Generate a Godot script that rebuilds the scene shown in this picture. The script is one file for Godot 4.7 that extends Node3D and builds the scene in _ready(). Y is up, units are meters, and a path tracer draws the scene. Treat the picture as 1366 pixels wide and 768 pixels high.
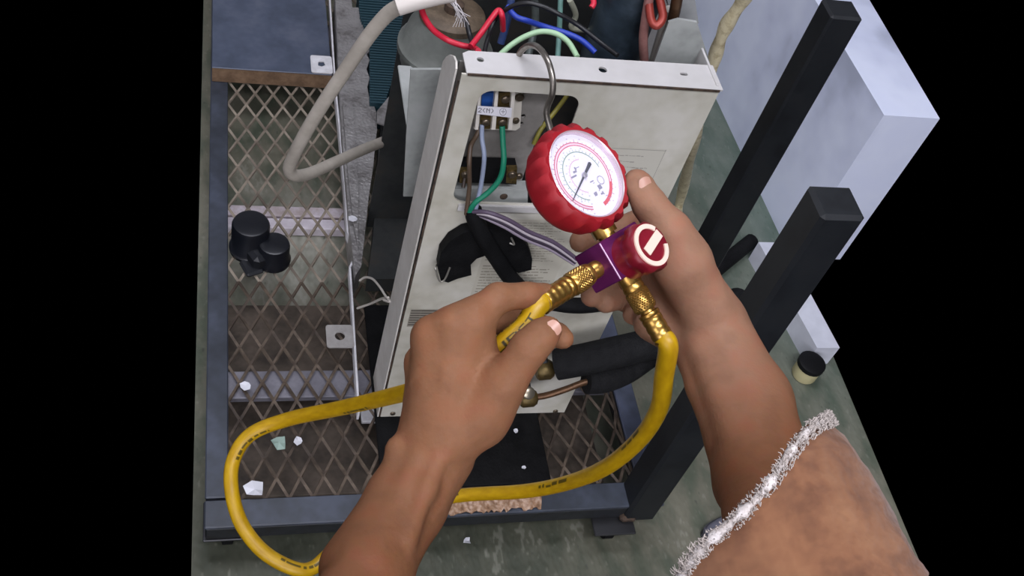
extends Node3D
# An air conditioner on a steel mesh cart; two hands connect a yellow hose to a red gauge manifold.
# World: x right along the cart front, y up from the mesh shelf, z towards the viewer, metres.

const F := 1400.0
const RIGHT := Vector3(0.9617, 0.2203, 0.1631)
const UP := Vector3(-0.0093, 0.6214, -0.7834)
const FWD := Vector3(0.2739, -0.7519, -0.5997)
const EYE := Vector3(-0.210, 1.180, 0.719)
const FLOOR := -0.075

var rng := RandomNumberGenerator.new()
var M := {}
var counts := {}

# ---------------------------------------------------------------- points
func ray(x: float, y: float) -> Vector3:
	return RIGHT * ((x - 683.0) / F) - UP * ((y - 384.0) / F) + FWD
func U(x: float, y: float, t: float) -> Vector3:      # a sight line and a distance
	return EYE + ray(x, y) * t
func YP(x: float, y: float, h: float) -> Vector3:
	var r := ray(x, y)
	return EYE + r * ((h - EYE.y) / r.y)
func ZP(x: float, y: float, z: float) -> Vector3:
	var r := ray(x, y)
	return EYE + r * ((z - EYE.z) / r.z)
func XP(x: float, y: float, v: float) -> Vector3:
	var r := ray(x, y)
	return EYE + r * ((v - EYE.x) / r.x)

# ---------------------------------------------------------------- mesh builder
class MB:
	var v := PackedVector3Array()
	var n := PackedVector3Array()
	var uv := PackedVector2Array()
	var col := PackedColorArray()
	var ix := PackedInt32Array()
	func vert(p: Vector3, no: Vector3, t := Vector2.ZERO) -> int:
		v.append(p); n.append(no); uv.append(t)
		return v.size() - 1
	func tri_i(a: int, b: int, c: int) -> void:          # counter-clockwise from outside
		ix.append(a); ix.append(c); ix.append(b)
	func tri(a: Vector3, b: Vector3, c: Vector3) -> void:
		var no := (b - a).cross(c - a).normalized()
		tri_i(vert(a, no), vert(b, no), vert(c, no))
	func quad(a: Vector3, b: Vector3, c: Vector3, d: Vector3) -> void:
		var no := (c - a).cross(d - b).normalized()
		var i := vert(a, no, Vector2(0, 1)); vert(b, no, Vector2(1, 1)); vert(c, no, Vector2(1, 0)); vert(d, no, Vector2(0, 0))
		tri_i(i, i + 1, i + 2); tri_i(i, i + 2, i + 3)
	func box(c: Vector3, s: Vector3, bev := 0.0, b := Basis.IDENTITY) -> void:
		var h := s * 0.5
		var e: float = minf(bev, minf(h.x, minf(h.y, h.z)) * 0.8)
		for ax in 3:
			for sg in [-1.0, 1.0]:
				var a2 := (ax + 1) % 3
				var a3 := (ax + 2) % 3
				var q := []
				for k in [[-1, -1], [1, -1], [1, 1], [-1, 1]]:
					var p := Vector3.ZERO
					p[ax] = h[ax] * sg
					p[a2] = (h[a2] - e) * k[0] * sg
					p[a3] = (h[a3] - e) * k[1]
					q.append(c + b * p)
				quad(q[0], q[1], q[2], q[3])
		if e > 0.0:
			for ax in 3:
				var a2 := (ax + 1) % 3
				var a3 := (ax + 2) % 3
				for s2 in [-1.0, 1.0]:
					for s3 in [-1.0, 1.0]:
						var q := []
						for k in [[-1, 0], [1, 0], [1, 1], [-1, 1]]:
							var p := Vector3.ZERO
							p[ax] = (h[ax] - e) * k[0]
							p[a2] = (h[a2] - (e if k[1] == 1 else 0.0)) * s2
							p[a3] = (h[a3] - (0.0 if k[1] == 1 else e)) * s3
							q.append(c + b * p)
						if s2 * s3 > 0: quad(q[0], q[1], q[2], q[3])
						else: quad(q[3], q[2], q[1], q[0])
			for sx in [-1.0, 1.0]:
				for sy in [-1.0, 1.0]:
					for sz in [-1.0, 1.0]:
						var p1 := c + b * Vector3(h.x * sx, (h.y - e) * sy, (h.z - e) * sz)
						var p2 := c + b * Vector3((h.x - e) * sx, h.y * sy, (h.z - e) * sz)
						var p3 := c + b * Vector3((h.x - e) * sx, (h.y - e) * sy, h.z * sz)
						if sx * sy * sz > 0: tri(p1, p2, p3)
						else: tri(p1, p3, p2)
	func tube(pts: Array, rad, sides := 10, caps := true, vs := 1.0) -> void:   # rad: a number or one per point
		var m := pts.size()
		var up := Vector3.ZERO
		var base := v.size()
		var lenv := 0.0
		for i in m:
			var t: Vector3 = (pts[mini(i + 1, m - 1)] - pts[maxi(i - 1, 0)]).normalized()
			if up == Vector3.ZERO:
				up = t.cross(Vector3(0.31, 0.83, 0.46)).normalized()
			up = (up - t * up.dot(t)).normalized()
			var sd := t.cross(up)
			var r: float = rad[i] if rad is Array else rad
			if i > 0: lenv += (pts[i] - pts[i - 1]).length()
			for k in sides + 1:
				var a := TAU * k / sides
				var o := up * cos(a) + sd * sin(a)
				vert(pts[i] + o * r, o, Vector2(lenv * vs, float(k) / sides))
		var w := sides + 1
		for i in m - 1:
			for k in sides:
				var a := base + i * w + k
				tri_i(a, a + w + 1, a + w); tri_i(a, a + 1, a + w + 1)
		if caps:
			for e in [0, m - 1]:
				var tn: Vector3 = (pts[0] - pts[1]).normalized() if e == 0 else (pts[m - 1] - pts[m - 2]).normalized()
				var ce := vert(pts[e], tn)
				var fi := v.size()
				for k in w:
					vert(v[base + e * w + k], tn)
				for k in sides:
					if e == 0: tri_i(ce, fi + k + 1, fi + k)
					else: tri_i(ce, fi + k, fi + k + 1)
	func lathe(prof: Array, seg := 24, tr := Transform3D.IDENTITY, rf = null) -> void:   # prof: Vector2(radius, height) going up the outside; axis y
		for i in prof.size() - 1:
			var p: Vector2 = prof[i]
			var q: Vector2 = prof[i + 1]
			if p.is_equal_approx(q): continue
			var e := (q - p).normalized()
			var n0 := Vector2(e.y, -e.x)
			var na := n0
			var nb := n0
			if i > 0:
				var e2: Vector2 = (p - prof[i - 1]).normalized()
				if e2.dot(e) > 0.7: na = (n0 + Vector2(e2.y, -e2.x)).normalized()
			if i < prof.size() - 2:
				var e3: Vector2 = (prof[i + 2] - q).normalized()
				if e3.dot(e) > 0.7: nb = (n0 + Vector2(e3.y, -e3.x)).normalized()
			var base := v.size()
			for k in seg + 1:
				var a := TAU * k / seg
				var f: float = rf.call(a, i) if rf != null else 1.0
				var f2: float = rf.call(a, i + 1) if rf != null else 1.0
				var d := Vector3(cos(a), 0, -sin(a))
				vert(tr * (d * p.x * f + Vector3(0, p.y, 0)), (tr.basis * (d * na.x + Vector3(0, na.y, 0))).normalized(), Vector2(float(k) / seg, p.y))
				vert(tr * (d * q.x * f2 + Vector3(0, q.y, 0)), (tr.basis * (d * nb.x + Vector3(0, nb.y, 0))).normalized(), Vector2(float(k) / seg, q.y))
			for k in seg:
				var a := base + k * 2
				tri_i(a, a + 2, a + 3); tri_i(a, a + 3, a + 1)
	func prism(poly: PackedVector2Array, depth: float, tr := Transform3D.IDENTITY, holes := []) -> void:   # polygon in x, y; front at z 0, back at -depth
		var loop := PackedVector2Array(poly)
		if Geometry2D.is_polygon_clockwise(loop): loop.reverse()
		var all := [loop]
		var merged := PackedVector2Array(loop)
		for hh in holes:
			var h := PackedVector2Array(hh)
			if not Geometry2D.is_polygon_clockwise(h): h.reverse()
			all.append(h)
		var hs := all.slice(1)
		hs.sort_custom(func(a, b): return far_x(a) > far_x(b))
		for h in hs:
			var bi := 0; var bj := 0; var bd := INF
			for i in merged.size():
				for j in h.size():
					var d: float = merged[i].distance_squared_to(h[j])
					if d < bd and clear(merged[i], h[j], merged, h):
						bd = d; bi = i; bj = j
			var out := PackedVector2Array()
			for i in bi + 1: out.append(merged[i])
			for j in h.size() + 1: out.append(h[(bj + j) % h.size()])
			for i in range(bi, merged.size()): out.append(merged[i])
			merged = out
		var t := ears(merged)
		for f in 2:
			var z := 0.0 if f == 0 else -depth
			var no := tr.basis * Vector3(0, 0, 1 if f == 0 else -1)
			var base := v.size()
			for p in merged:
				vert(tr * Vector3(p.x, p.y, z), no.normalized(), p)
			for i in range(0, t.size(), 3):
				if f == 0: tri_i(base + t[i], base + t[i + 1], base + t[i + 2])
				else: tri_i(base + t[i], base + t[i + 2], base + t[i + 1])
		for l in all:
			for i in l.size():
				var a: Vector2 = l[i]
				var b: Vector2 = l[(i + 1) % l.size()]
				quad(tr * Vector3(a.x, a.y, -depth), tr * Vector3(b.x, b.y, -depth), tr * Vector3(b.x, b.y, 0), tr * Vector3(a.x, a.y, 0))
	func far_x(a: PackedVector2Array) -> float:
		var m := -INF
		for p in a: m = maxf(m, p.x)
		return m
	func clear(a: Vector2, b: Vector2, l1: PackedVector2Array, l2: PackedVector2Array) -> bool:
		for l in [l1, l2]:
			for i in l.size():
				var p: Vector2 = l[i]
				var q: Vector2 = l[(i + 1) % l.size()]
				if p.is_equal_approx(a) or q.is_equal_approx(a) or p.is_equal_approx(b) or q.is_equal_approx(b): continue
				if Geometry2D.segment_intersects_segment(a, b, p, q) != null: return false
		return true
	func ears(p: PackedVector2Array) -> PackedInt32Array:      # ear clipping that bears the doubled bridge points
		var id := []
		for i in p.size(): id.append(i)
		var out := PackedInt32Array()
		var guard := 0
		var i := 0
		while id.size() > 3 and guard < 20000:
			guard += 1
			var m := id.size()
			var a: Vector2 = p[id[(i + m - 1) % m]]
			var b: Vector2 = p[id[i % m]]
			var c: Vector2 = p[id[(i + 1) % m]]
			var ok: bool = (b - a).cross(c - b) > 1e-14
			if ok:
				for k in id:
					var q: Vector2 = p[k]
					if q == a or q == b or q == c: continue
					if (b - a).cross(q - a) >= -1e-15 and (c - b).cross(q - b) >= -1e-15 and (a - c).cross(q - c) >= -1e-15:
						ok = false
						break
			if ok:
				out.append_array(PackedInt32Array([id[(i + m - 1) % m], id[i % m], id[(i + 1) % m]]))
				id.remove_at(i % m)
				i = i % id.size()
				guard = 0
			else:
				i = (i + 1) % m
				if guard > m * 2: break
		if id.size() == 3: out.append_array(PackedInt32Array(id))
		return out
	func mesh() -> ArrayMesh:
		var a := []
		a.resize(Mesh.ARRAY_MAX)
		a[Mesh.ARRAY_VERTEX] = v; a[Mesh.ARRAY_NORMAL] = n; a[Mesh.ARRAY_TEX_UV] = uv; a[Mesh.ARRAY_INDEX] = ix
		if col.size() == v.size(): a[Mesh.ARRAY_COLOR] = col
		var m := ArrayMesh.new()
		m.add_surface_from_arrays(Mesh.PRIMITIVE_TRIANGLES, a)
		return m

# ---------------------------------------------------------------- nodes
func numbered(called: String) -> String:
	if not counts.has(called):
		counts[called] = 0
		return called
	counts[called] += 1
	return "%s_%03d" % [called, counts[called]]
func tag(o: Node, label := "", category := "", group := "", kind := "") -> Node:
	if label: o.set_meta("label", label)
	if category: o.set_meta("category", category)
	if group: o.set_meta("group", group)
	if kind: o.set_meta("kind", kind)
	return o
func thing(called: String, label: String, category: String, at := Vector3.ZERO, group := "") -> Node3D:
	var o := Node3D.new()
	o.name = numbered(called)
	add_child(o)
	o.position = at
	tag(o, label, category, group)
	return o
func part(called: String, b: MB, m: Material, parent: Node = null, label := "") -> MeshInstance3D:   # points in world coordinates unless the parent is turned
	var o := MeshInstance3D.new()
	o.mesh = b.mesh()
	o.material_override = m
	if parent == null:
		o.name = numbered(called)
		add_child(o)
	else:
		var k := 0
		for c in parent.get_children():
			if str(c.name) == called or str(c.name).begins_with(called + "_0"): k += 1
		o.name = called if k == 0 else "%s_%03d" % [called, k]
		parent.add_child(o, true)
		if parent.has_meta("world"):
			o.transform = (parent.get_meta("world") as Transform3D).affine_inverse()
	if label: o.set_meta("label", label)
	o.cast_shadow = GeometryInstance3D.SHADOW_CASTING_SETTING_ON
	return o
# a thing whose parts are given in world points: the node stands at its base, parts are set back by that much
func wthing(called: String, label: String, category: String, at: Vector3, group := "") -> Node3D:
	var o := thing(called, label, category, at, group)
	o.set_meta("base", at)
	return o
func wpart(called: String, b: MB, m: Material, parent: Node3D, label := "") -> MeshInstance3D:
	var off := Vector3.ZERO
	var p: Node = parent
	while p is Node3D and p != self:
		off += (p as Node3D).position
		p = p.get_parent()
	for i in b.v.size(): b.v[i] -= off
	return part(called, b, m, parent, label)
func wone(called: String, b: MB, m: Material, label: String, category: String, group := "", kind := "") -> MeshInstance3D:
	var c := Vector3.ZERO
	var lo := INF
	for p in b.v:
		c += p
		lo = minf(lo, p.y)
	c /= b.v.size()
	c.y = lo
	for i in b.v.size(): b.v[i] -= c
	var o := part(called, b, m)
	o.position = c
	tag(o, label, category, group, kind)
	return o
func clean() -> void:
	for c in get_children():
		if c.has_meta("base"): c.remove_meta("base")

# ---------------------------------------------------------------- curves
func spline(p: Array, k := 8) -> Array:
	var out := []
	for i in p.size() - 1:
		var a: Vector3 = p[maxi(i - 1, 0)]
		var b: Vector3 = p[i]
		var c: Vector3 = p[i + 1]
		var d: Vector3 = p[mini(i + 2, p.size() - 1)]
		for j in k:
			out.append(b.cubic_interpolate(c, a, d, float(j) / k))
	out.append(p[p.size() - 1])
	return out
func path(l: Array, k := 8) -> Array:                 # [x, y, distance] triples
	var p := []
	for q in l: p.append(U(q[0], q[1], q[2]))
	return spline(p, k)
func rounded(x0: float, y0: float, x1: float, y1: float, r: float, k := 6) -> PackedVector2Array:
	var o := PackedVector2Array()
	for c in [[x1 - r, y0 + r, -PI / 2], [x1 - r, y1 - r, 0.0], [x0 + r, y1 - r, PI / 2], [x0 + r, y0 + r, PI]]:
		for i in k + 1:
			var a: float = c[2] + PI / 2 * i / k
			o.append(Vector2(c[0] + r * cos(a), c[1] + r * sin(a)))
	return o
func circle(x: float, y: float, r: float, k := 14) -> PackedVector2Array:
	var o := PackedVector2Array()
	for i in k: o.append(Vector2(x + r * cos(TAU * i / k), y + r * sin(TAU * i / k)))
	return o

# ---------------------------------------------------------------- materials
func noise(s: int, freq: float, oct := 4) -> FastNoiseLite:
	var f := FastNoiseLite.new()
	f.seed = s; f.frequency = freq; f.fractal_octaves = oct
	f.noise_type = FastNoiseLite.TYPE_SIMPLEX_SMOOTH
	return f
func c8(r: int, g: int, b: int) -> Color:
	return Color8(r, g, b)
func mat(c: Color, rough := 0.6, metal := 0.0, spec := 0.5) -> StandardMaterial3D:
	var m := StandardMaterial3D.new()
	m.albedo_color = c; m.roughness = rough; m.metallic = metal; m.metallic_specular = spec
	return m
func worn(cols: Array, scale: float, rough: float, metal := 0.0, s := 1, bump := 0.0) -> StandardMaterial3D:    # a surface mottled between colours, laid in world space
	var n := 192
	var a := noise(s, 0.02, 5)
	var fine := noise(s + 7, 0.12, 3)
	var im := Image.create(n, n, false, Image.FORMAT_RGB8)
	var hb := Image.create(n, n, false, Image.FORMAT_RGB8)
	var ia := a.get_seamless_image(n, n)
	var ifi := fine.get_seamless_image(n, n)
	for y in n:
		for x in n:
			var q: float = clampf(ia.get_pixel(x, y).r * 0.72 + ifi.get_pixel(x, y).r * 0.28, 0, 0.999)
			q = clampf((q - 0.2) / 0.6, 0, 0.999) * (cols.size() - 1)
			var i := int(q)
			im.set_pixel(x, y, (cols[i] as Color).lerp(cols[i + 1], q - i))
			if bump > 0: 
				var h := ifi.get_pixel(x, y).r
				hb.set_pixel(x, y, Color(h, h, h))
	var m := mat(Color.WHITE, rough, metal)
	m.albedo_texture = ImageTexture.create_from_image(im)
	m.uv1_triplanar = true
	m.uv1_world_triplanar = true
	m.uv1_scale = Vector3.ONE * scale
	if bump > 0:
		m.normal_enabled = true
		hb.bump_map_to_normal_map(bump)
		m.normal_texture = ImageTexture.create_from_image(hb)
	return m

# a small bitmap alphabet for print
const GLYPH := {"0": "0E11191513110E", "1": "040C040404040E", "2": "0E11010204081F", "4": "02060A121F0202", "8": "0E11110E11110E", "B": "1E11111E11111E", "U": "1111111111110E", "R": "1E11111E141211", "S": "0F10100E01011E", "T": "1F040404040404", "P": "1E11111E101010", "I": "0E04040404040E", "N": "11191513111111", "(": "02040808080402", ")": "08040202020408", " ": "00000000000000"}
func stamp(im: Image, s: String, x: int, y: int, k: int, c: Color, kx := 0) -> void:
	var w := kx if kx else k
	for ch in s:
		var g: String = GLYPH.get(ch, GLYPH[" "])
		for r in 7:
			var bits := g.substr(r * 2, 2).hex_to_int()
			for b in 5:
				if bits & (16 >> b): im.fill_rect(Rect2i(x + b * w, y + r * k, w, k), c)
		x += 6 * w
func scribble(im: Image, r: Rect2i, line: int, h: int, c: Color, s: int) -> void:    # lines of print too small to read
	var g := RandomNumberGenerator.new()
	g.seed = s
	var y := r.position.y
	while y + h <= r.end.y:
		var x := r.position.x
		var stop: int = r.end.x - int(g.randf() * 0.3 * r.size.x)
		while x < stop:
			var w := g.randi_range(h, h * 5)
			im.fill_rect(Rect2i(x, y + g.randi_range(0, 1), mini(w, stop - x), g.randi_range(maxi(1, h - 2), h)), c)
			x += w + g.randi_range(2, h)
		y += line

# ================================================================ the scene
func _ready() -> void:
	rng.seed = 11
	var cam := Camera3D.new()
	cam.name = "camera"
	cam.fov = rad_to_deg(2.0 * atan(384.0 / F))
	cam.near = 0.02
	cam.transform = Transform3D(Basis(RIGHT, UP, -FWD).orthonormalized(), EYE)
	add_child(cam)
	cam.current = true
	var env := Environment.new()
	env.background_mode = Environment.BG_COLOR
	env.background_color = Color.BLACK
	env.ambient_light_source = Environment.AMBIENT_SOURCE_DISABLED
	env.tonemap_mode = Environment.TONE_MAPPER_LINEAR
	env.tonemap_exposure = 1.0
	env.sdfgi_enabled = true
	env.ssao_enabled = true
	env.ssil_enabled = true
	var we := WorldEnvironment.new()
	we.name = "world"
	we.environment = env
	add_child(we)
	# added light sources out of view: two lamps overhead, a window behind the viewer
	lamp(Vector3(-0.20, 2.40, -0.35), Vector2(1.5, 0.6), 2.3, "added unseen long cool white ceiling lamp over the air conditioner")
	lamp(Vector3(0.15, 2.00, 1.05), Vector2(1.2, 0.3), 2.5, "added unseen long cool white lamp hanging over the person's hands")
	window(Vector3(-0.7, 1.5, 3.18), Vector2(2.4, 1.5), 4.6)
	materials()
	setting()
	cart()
	clutter()
	unit()
	pipes()
	manifold()
	hose()
	person()
	clean()

func lamp(at: Vector3, size: Vector2, energy: float, label: String) -> void:  # added lamp out of view, put in to light the scene
	var t := wthing("ceiling_lamp", label, "lamp", at)
	var b := MB.new()
	b.box(at + Vector3(0, 0.06, 0), Vector3(size.x + 0.06, 0.07, size.y + 0.06), 0.01)
	wpart("housing", b, mat(c8(225, 225, 225), 0.5), t)
	b = MB.new()
	b.box(at + Vector3(0, 0.018, 0), Vector3(size.x, 0.014, size.y), 0.003)
	var m := mat(c8(240, 242, 250), 0.4)
	m.emission_enabled = true
	m.emission = Color(0.93, 0.95, 1.0)
	m.emission_energy_multiplier = 1.5
	wpart("diffuser", b, m, t)
	var l := AreaLight3D.new()
	l.name = "added_lamp_light"
	l.area_size = size
	l.light_color = Color(0.95, 0.955, 1.0)
	l.light_energy = energy
	l.area_range = 12.0
	l.shadow_enabled = true
	l.rotation = Vector3(-PI / 2, 0, 0)
	t.add_child(l)

func window(at: Vector3, size: Vector2, energy: float) -> void:  # added window out of view, lights the surfaces facing the viewer
	var t := wthing("window_1", "added unseen frosted window behind the viewer for front light", "window", at)
	t.remove_meta("category")
	tag(t, "", "", "", "structure")
	var fm := mat(c8(210, 210, 212), 0.5)
	for q in [[Vector3(0, size.y / 2 + 0.03, 0), Vector3(size.x + 0.12, 0.06, 0.08)], [Vector3(0, -size.y / 2 - 0.03, 0), Vector3(size.x + 0.12, 0.06, 0.08)], [Vector3(size.x / 2 + 0.03, 0, 0), Vector3(0.06, size.y, 0.08)], [Vector3(-size.x / 2 - 0.03, 0, 0), Vector3(0.06, size.y, 0.08)], [Vector3(0, 0, 0.01), Vector3(0.04, size.y, 0.05)]]:
		var b := MB.new()
		b.box(at + q[0], q[1], 0.004)
		wpart("frame_bar", b, fm, t)
	for sx in [-1.0, 1.0]:
		var b := MB.new()
		b.box(at + Vector3(sx * size.x / 4, 0, 0.012), Vector3(size.x / 2 - 0.02, size.y, 0.006))
		var m := mat(c8(235, 238, 245), 0.5)
		m.emission_enabled = true
		m.emission = Color(0.93, 0.95, 1.0)
		m.emission_energy_multiplier = 0.8
		wpart("pane", b, m, t)
	var l := AreaLight3D.new()
	l.name = "front_fill"
	l.area_size = size
	l.light_color = Color(0.97, 0.965, 1.0)
	l.light_energy = energy
	l.area_range = 14.0
	l.shadow_enabled = true
	t.add_child(l)
	l.position = Vector3(0, 0, -0.06)

func materials() -> void:
	M.cream = worn([c8(180, 175, 159), c8(198, 194, 180), c8(210, 206, 195)], 2.2, 0.55, 0.0, 3)
	M.lip = worn([c8(188, 185, 182), c8(200, 197, 195)], 3.0, 0.42, 0.0, 4)
	M.sheet = worn([c8(142, 145, 141), c8(160, 163, 159), c8(170, 172, 169)], 4.0, 0.5, 0.0, 5)
	M.galv = worn([c8(112, 108, 106), c8(138, 135, 133), c8(152, 149, 147), c8(158, 155, 153)], 6.0, 0.42, 0.35, 6, 1.5)
	M.white_strip = worn([c8(205, 203, 205), c8(232, 231, 234)], 8.0, 0.5, 0.0, 8)
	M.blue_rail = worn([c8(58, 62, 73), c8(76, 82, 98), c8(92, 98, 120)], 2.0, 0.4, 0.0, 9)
	M.shaded_rail = worn([c8(44, 48, 56), c8(56, 61, 71), c8(70, 76, 90)], 2.4, 0.45, 0.0, 65)  # darker copy of the blue rail colour, shade painted in
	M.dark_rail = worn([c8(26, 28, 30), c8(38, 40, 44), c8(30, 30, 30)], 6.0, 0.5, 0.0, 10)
	M.post = worn([c8(16, 18, 22), c8(23, 26, 30), c8(28, 30, 33)], 4.0, 0.55, 0.0, 12)
	M.rust = worn([c8(38, 30, 25), c8(84, 66, 52), c8(50, 42, 36)], 12.0, 0.8, 0.0, 13)
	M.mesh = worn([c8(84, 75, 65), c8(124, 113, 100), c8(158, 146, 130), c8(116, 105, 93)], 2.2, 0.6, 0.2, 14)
	M.mesh_shaded = worn([c8(48, 40, 34), c8(74, 62, 52), c8(110, 96, 82), c8(62, 52, 44)], 3.0, 0.7, 0.1, 64)  # front mesh colours, darker to paint in the shade there
	M.black = mat(c8(22, 22, 23), 0.5)
	M.rubber = worn([c8(14, 14, 15), c8(24, 24, 25)], 8.0, 0.7, 0.0, 15, 0.5)
	M.foam = worn([c8(26, 26, 27), c8(40, 40, 41)], 14.0, 0.9, 0.0, 16, 2.0)
	M.brass = worn([c8(150, 112, 52), c8(196, 156, 84), c8(176, 134, 66)], 20.0, 0.3, 0.9, 17)
	M.old_brass = worn([c8(74, 62, 38), c8(120, 102, 62), c8(96, 78, 46)], 22.0, 0.45, 0.7, 18)
	M.copper = worn([c8(76, 54, 38), c8(112, 82, 58), c8(92, 66, 46)], 14.0, 0.4, 0.6, 19)
	M.steel = worn([c8(120, 114, 106), c8(160, 154, 146)], 12.0, 0.3, 0.8, 20)
	M.screw = mat(c8(120, 108, 92), 0.35, 0.8)
	M.hole = mat(c8(10, 10, 10), 0.9)
	M.charcoal = worn([c8(34, 36, 36), c8(46, 48, 47), c8(56, 52, 48)], 3.0, 0.7, 0.0, 21)
	M.board = worn([c8(66, 74, 90), c8(76, 84, 102), c8(90, 96, 112)], 2.6, 0.38, 0.0, 22)
	M.wood_edge = worn([c8(96, 74, 54), c8(128, 102, 78)], 9.0, 0.8, 0.0, 23)
	M.brown = worn([c8(54, 46, 39), c8(78, 68, 58), c8(96, 84, 73)], 3.5, 0.75, 0.0, 24)
	M.teal = mat(c8(34, 66, 76), 0.6, 0.1)
	M.red = worn([c8(138, 18, 28), c8(154, 24, 34)], 14.0, 0.5, 0.0, 25)
	for k in [M.rubber, M.foam, M.black]: k.metallic_specular = 0.25
	M.pvc = worn([c8(160, 152, 140), c8(186, 178, 166)], 6.0, 0.5, 0.0, 26)
	M.paper = mat(c8(222, 222, 228), 0.8)

# ---------------------------------------------------------------- floor, wall
func setting() -> void:
	# concrete floor: green-grey, mossy towards the wall, spots, paler scrapes, shade painted at front left
	var n := 640
	var im := Image.create(n, n, false, Image.FORMAT_RGB8)
	var hb := Image.create(n, n, false, Image.FORMAT_RGB8)
	var a := noise(31, 0.006, 5)
	var b2 := noise(32, 0.03, 4)
	var c2 := noise(33, 0.16, 2)
	var x0 := -0.232; var x1 := 0.775; var z0 := -1.75; var z1 := 0.262
	for y in n:
		for x in n:
			var u := a.get_noise_2d(x, y) * 0.5 + 0.5
			var w := b2.get_noise_2d(x, y) * 0.5 + 0.5
			var f := c2.get_noise_2d(x, y) * 0.5 + 0.5
			var c := c8(84, 84, 70).lerp(c8(132, 129, 112), clampf(u * 0.55 + w * 0.75 - 0.2, 0, 1))
			c = c.lerp(c8(76, 86, 70), clampf((0.55 - w) * 2.2, 0, 0.7))
			var wx := lerpf(x0, x1, float(x) / n)
			var wz := lerpf(z0, z1, float(y) / n)
			var moss := clampf((wx - 0.42) * 3.2, 0, 1) * clampf((0.1 - wz) * 3.0, 0, 1)
			c = c.lerp(c8(74, 92, 82).lerp(c8(112, 126, 118), w), moss * (0.5 + 0.5 * u))
			var pale_patch := clampf(1.0 - absf(wx + 0.09) / 0.16, 0, 1) * clampf((wz + 0.52) * 9.0, 0, 1) * clampf((-0.22 - wz) * 12.0, 0, 1)  # paler patch of floor under the mesh
			c = c.lerp(c8(150, 150, 136).lerp(c8(196, 194, 182), f), clampf(pale_patch * (0.4 + w), 0, 0.85))
			var grime_shade := clampf((0.42 - wx) * 4.0, 0, 1) * clampf((wz + 0.05) * 8.0, 0, 1)  # front left: grime, plus shade painted into the floor colour
			c = c.lerp(c8(58, 61, 48), grime_shade * (0.55 + 0.4 * (1.0 - w)))
			if f > 0.76: c = c.lerp(c8(160, 158, 146), clampf((f - 0.76) * 3.0, 0, 0.3))
			if f < 0.14: c = c.lerp(c8(52, 56, 48), 0.45)
			if w * u > 0.46 and f > 0.5: c = c.lerp(c8(170, 168, 158), 0.3)
			im.set_pixel(x, y, c)
			var h := w * 0.5 + f * 0.5
			hb.set_pixel(x, y, Color(h, h, h))
	hb.bump_map_to_normal_map(0.8)
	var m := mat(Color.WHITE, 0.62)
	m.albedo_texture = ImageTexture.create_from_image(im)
	m.normal_enabled = true
	m.normal_texture = ImageTexture.create_from_image(hb)
	var fl := MB.new()
	# top, mapped once over the slab
	var i := fl.vert(Vector3(x0, FLOOR, z1), Vector3.UP, Vector2(0, 1)); fl.vert(Vector3(x1, FLOOR, z1), Vector3.UP, Vector2(1, 1)); fl.vert(Vector3(x1, FLOOR, z0), Vector3.UP, Vector2(1, 0)); fl.vert(Vector3(x0, FLOOR, z0), Vector3.UP, Vector2(0, 0))
	fl.tri_i(i, i + 1, i + 2); fl.tri_i(i, i + 2, i + 3)
	fl.box(Vector3((x0 + x1) / 2, FLOOR - 0.051, (z0 + z1) / 2), Vector3(x1 - x0, 0.1, z1 - z0))
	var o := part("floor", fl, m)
	tag(o, "green-grey concrete floor with dark stains, pale scrapes and shade painted at front left", "floor", "", "structure")
	# white wall on the right with grey damp stains
	var wm := worn([c8(180, 186, 206), c8(214, 220, 242), c8(228, 234, 253), c8(224, 230, 251)], 0.55, 0.8, 0.0, 35)
	var wl := MB.new()
	wl.prism(PackedVector2Array([Vector2(0.715, 1.75), Vector2(0.772, 0.355), Vector2(0.872, 0.355), Vector2(0.872, 1.75)]), 0.34, Transform3D(Basis(Vector3.RIGHT, Vector3(0, 0, -1), Vector3.UP), Vector3(0, FLOOR + 0.34, 0)))
	tag(part("wall_right", wl, wm), "white plastered wall with grey damp stains beside the cart", "wall", "", "structure")
	# the rest of the room, round the viewer
	var plaster := mat(c8(205, 204, 206), 0.85)
	for q in [["ceiling", Vector3(-0.1, 2.56, 0.3), Vector3(5.0, 0.12, 6.0), "white ceiling"], ["wall_left", Vector3(-2.0, 1.24, 0.3), Vector3(0.12, 2.52, 6.0), "white wall left of the cart"], ["wall_front", Vector3(-0.1, 1.24, -2.6), Vector3(5.0, 2.52, 0.12), "white wall beyond the cart"], ["wall_rear", Vector3(-0.1, 1.24, 3.3), Vector3(5.0, 2.52, 0.12), "white wall behind the viewer"]]:
		var rb := MB.new()
		rb.box(q[1], q[2])
		tag(part(q[0], rb, plaster), q[3], q[0].split("_")[0], "", "structure")
	var tr := MB.new()
	tr.prism(PackedVector2Array([Vector2(0.688, 0.352), Vector2(0.735, 0.352), Vector2(0.758, 0.13), Vector2(0.717, 0.13)]), 0.045, Transform3D(Basis(Vector3.RIGHT, Vector3(0, 0, -1), Vector3.UP), Vector3(0, FLOOR + 0.045, 0)))
	tag(part("trim_1", tr, worn([c8(196, 198, 208), c8(218, 220, 230)], 2.0, 0.8, 0.0, 36)), "low white block standing out from the wall behind the black posts", "trim", "", "structure")

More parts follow.
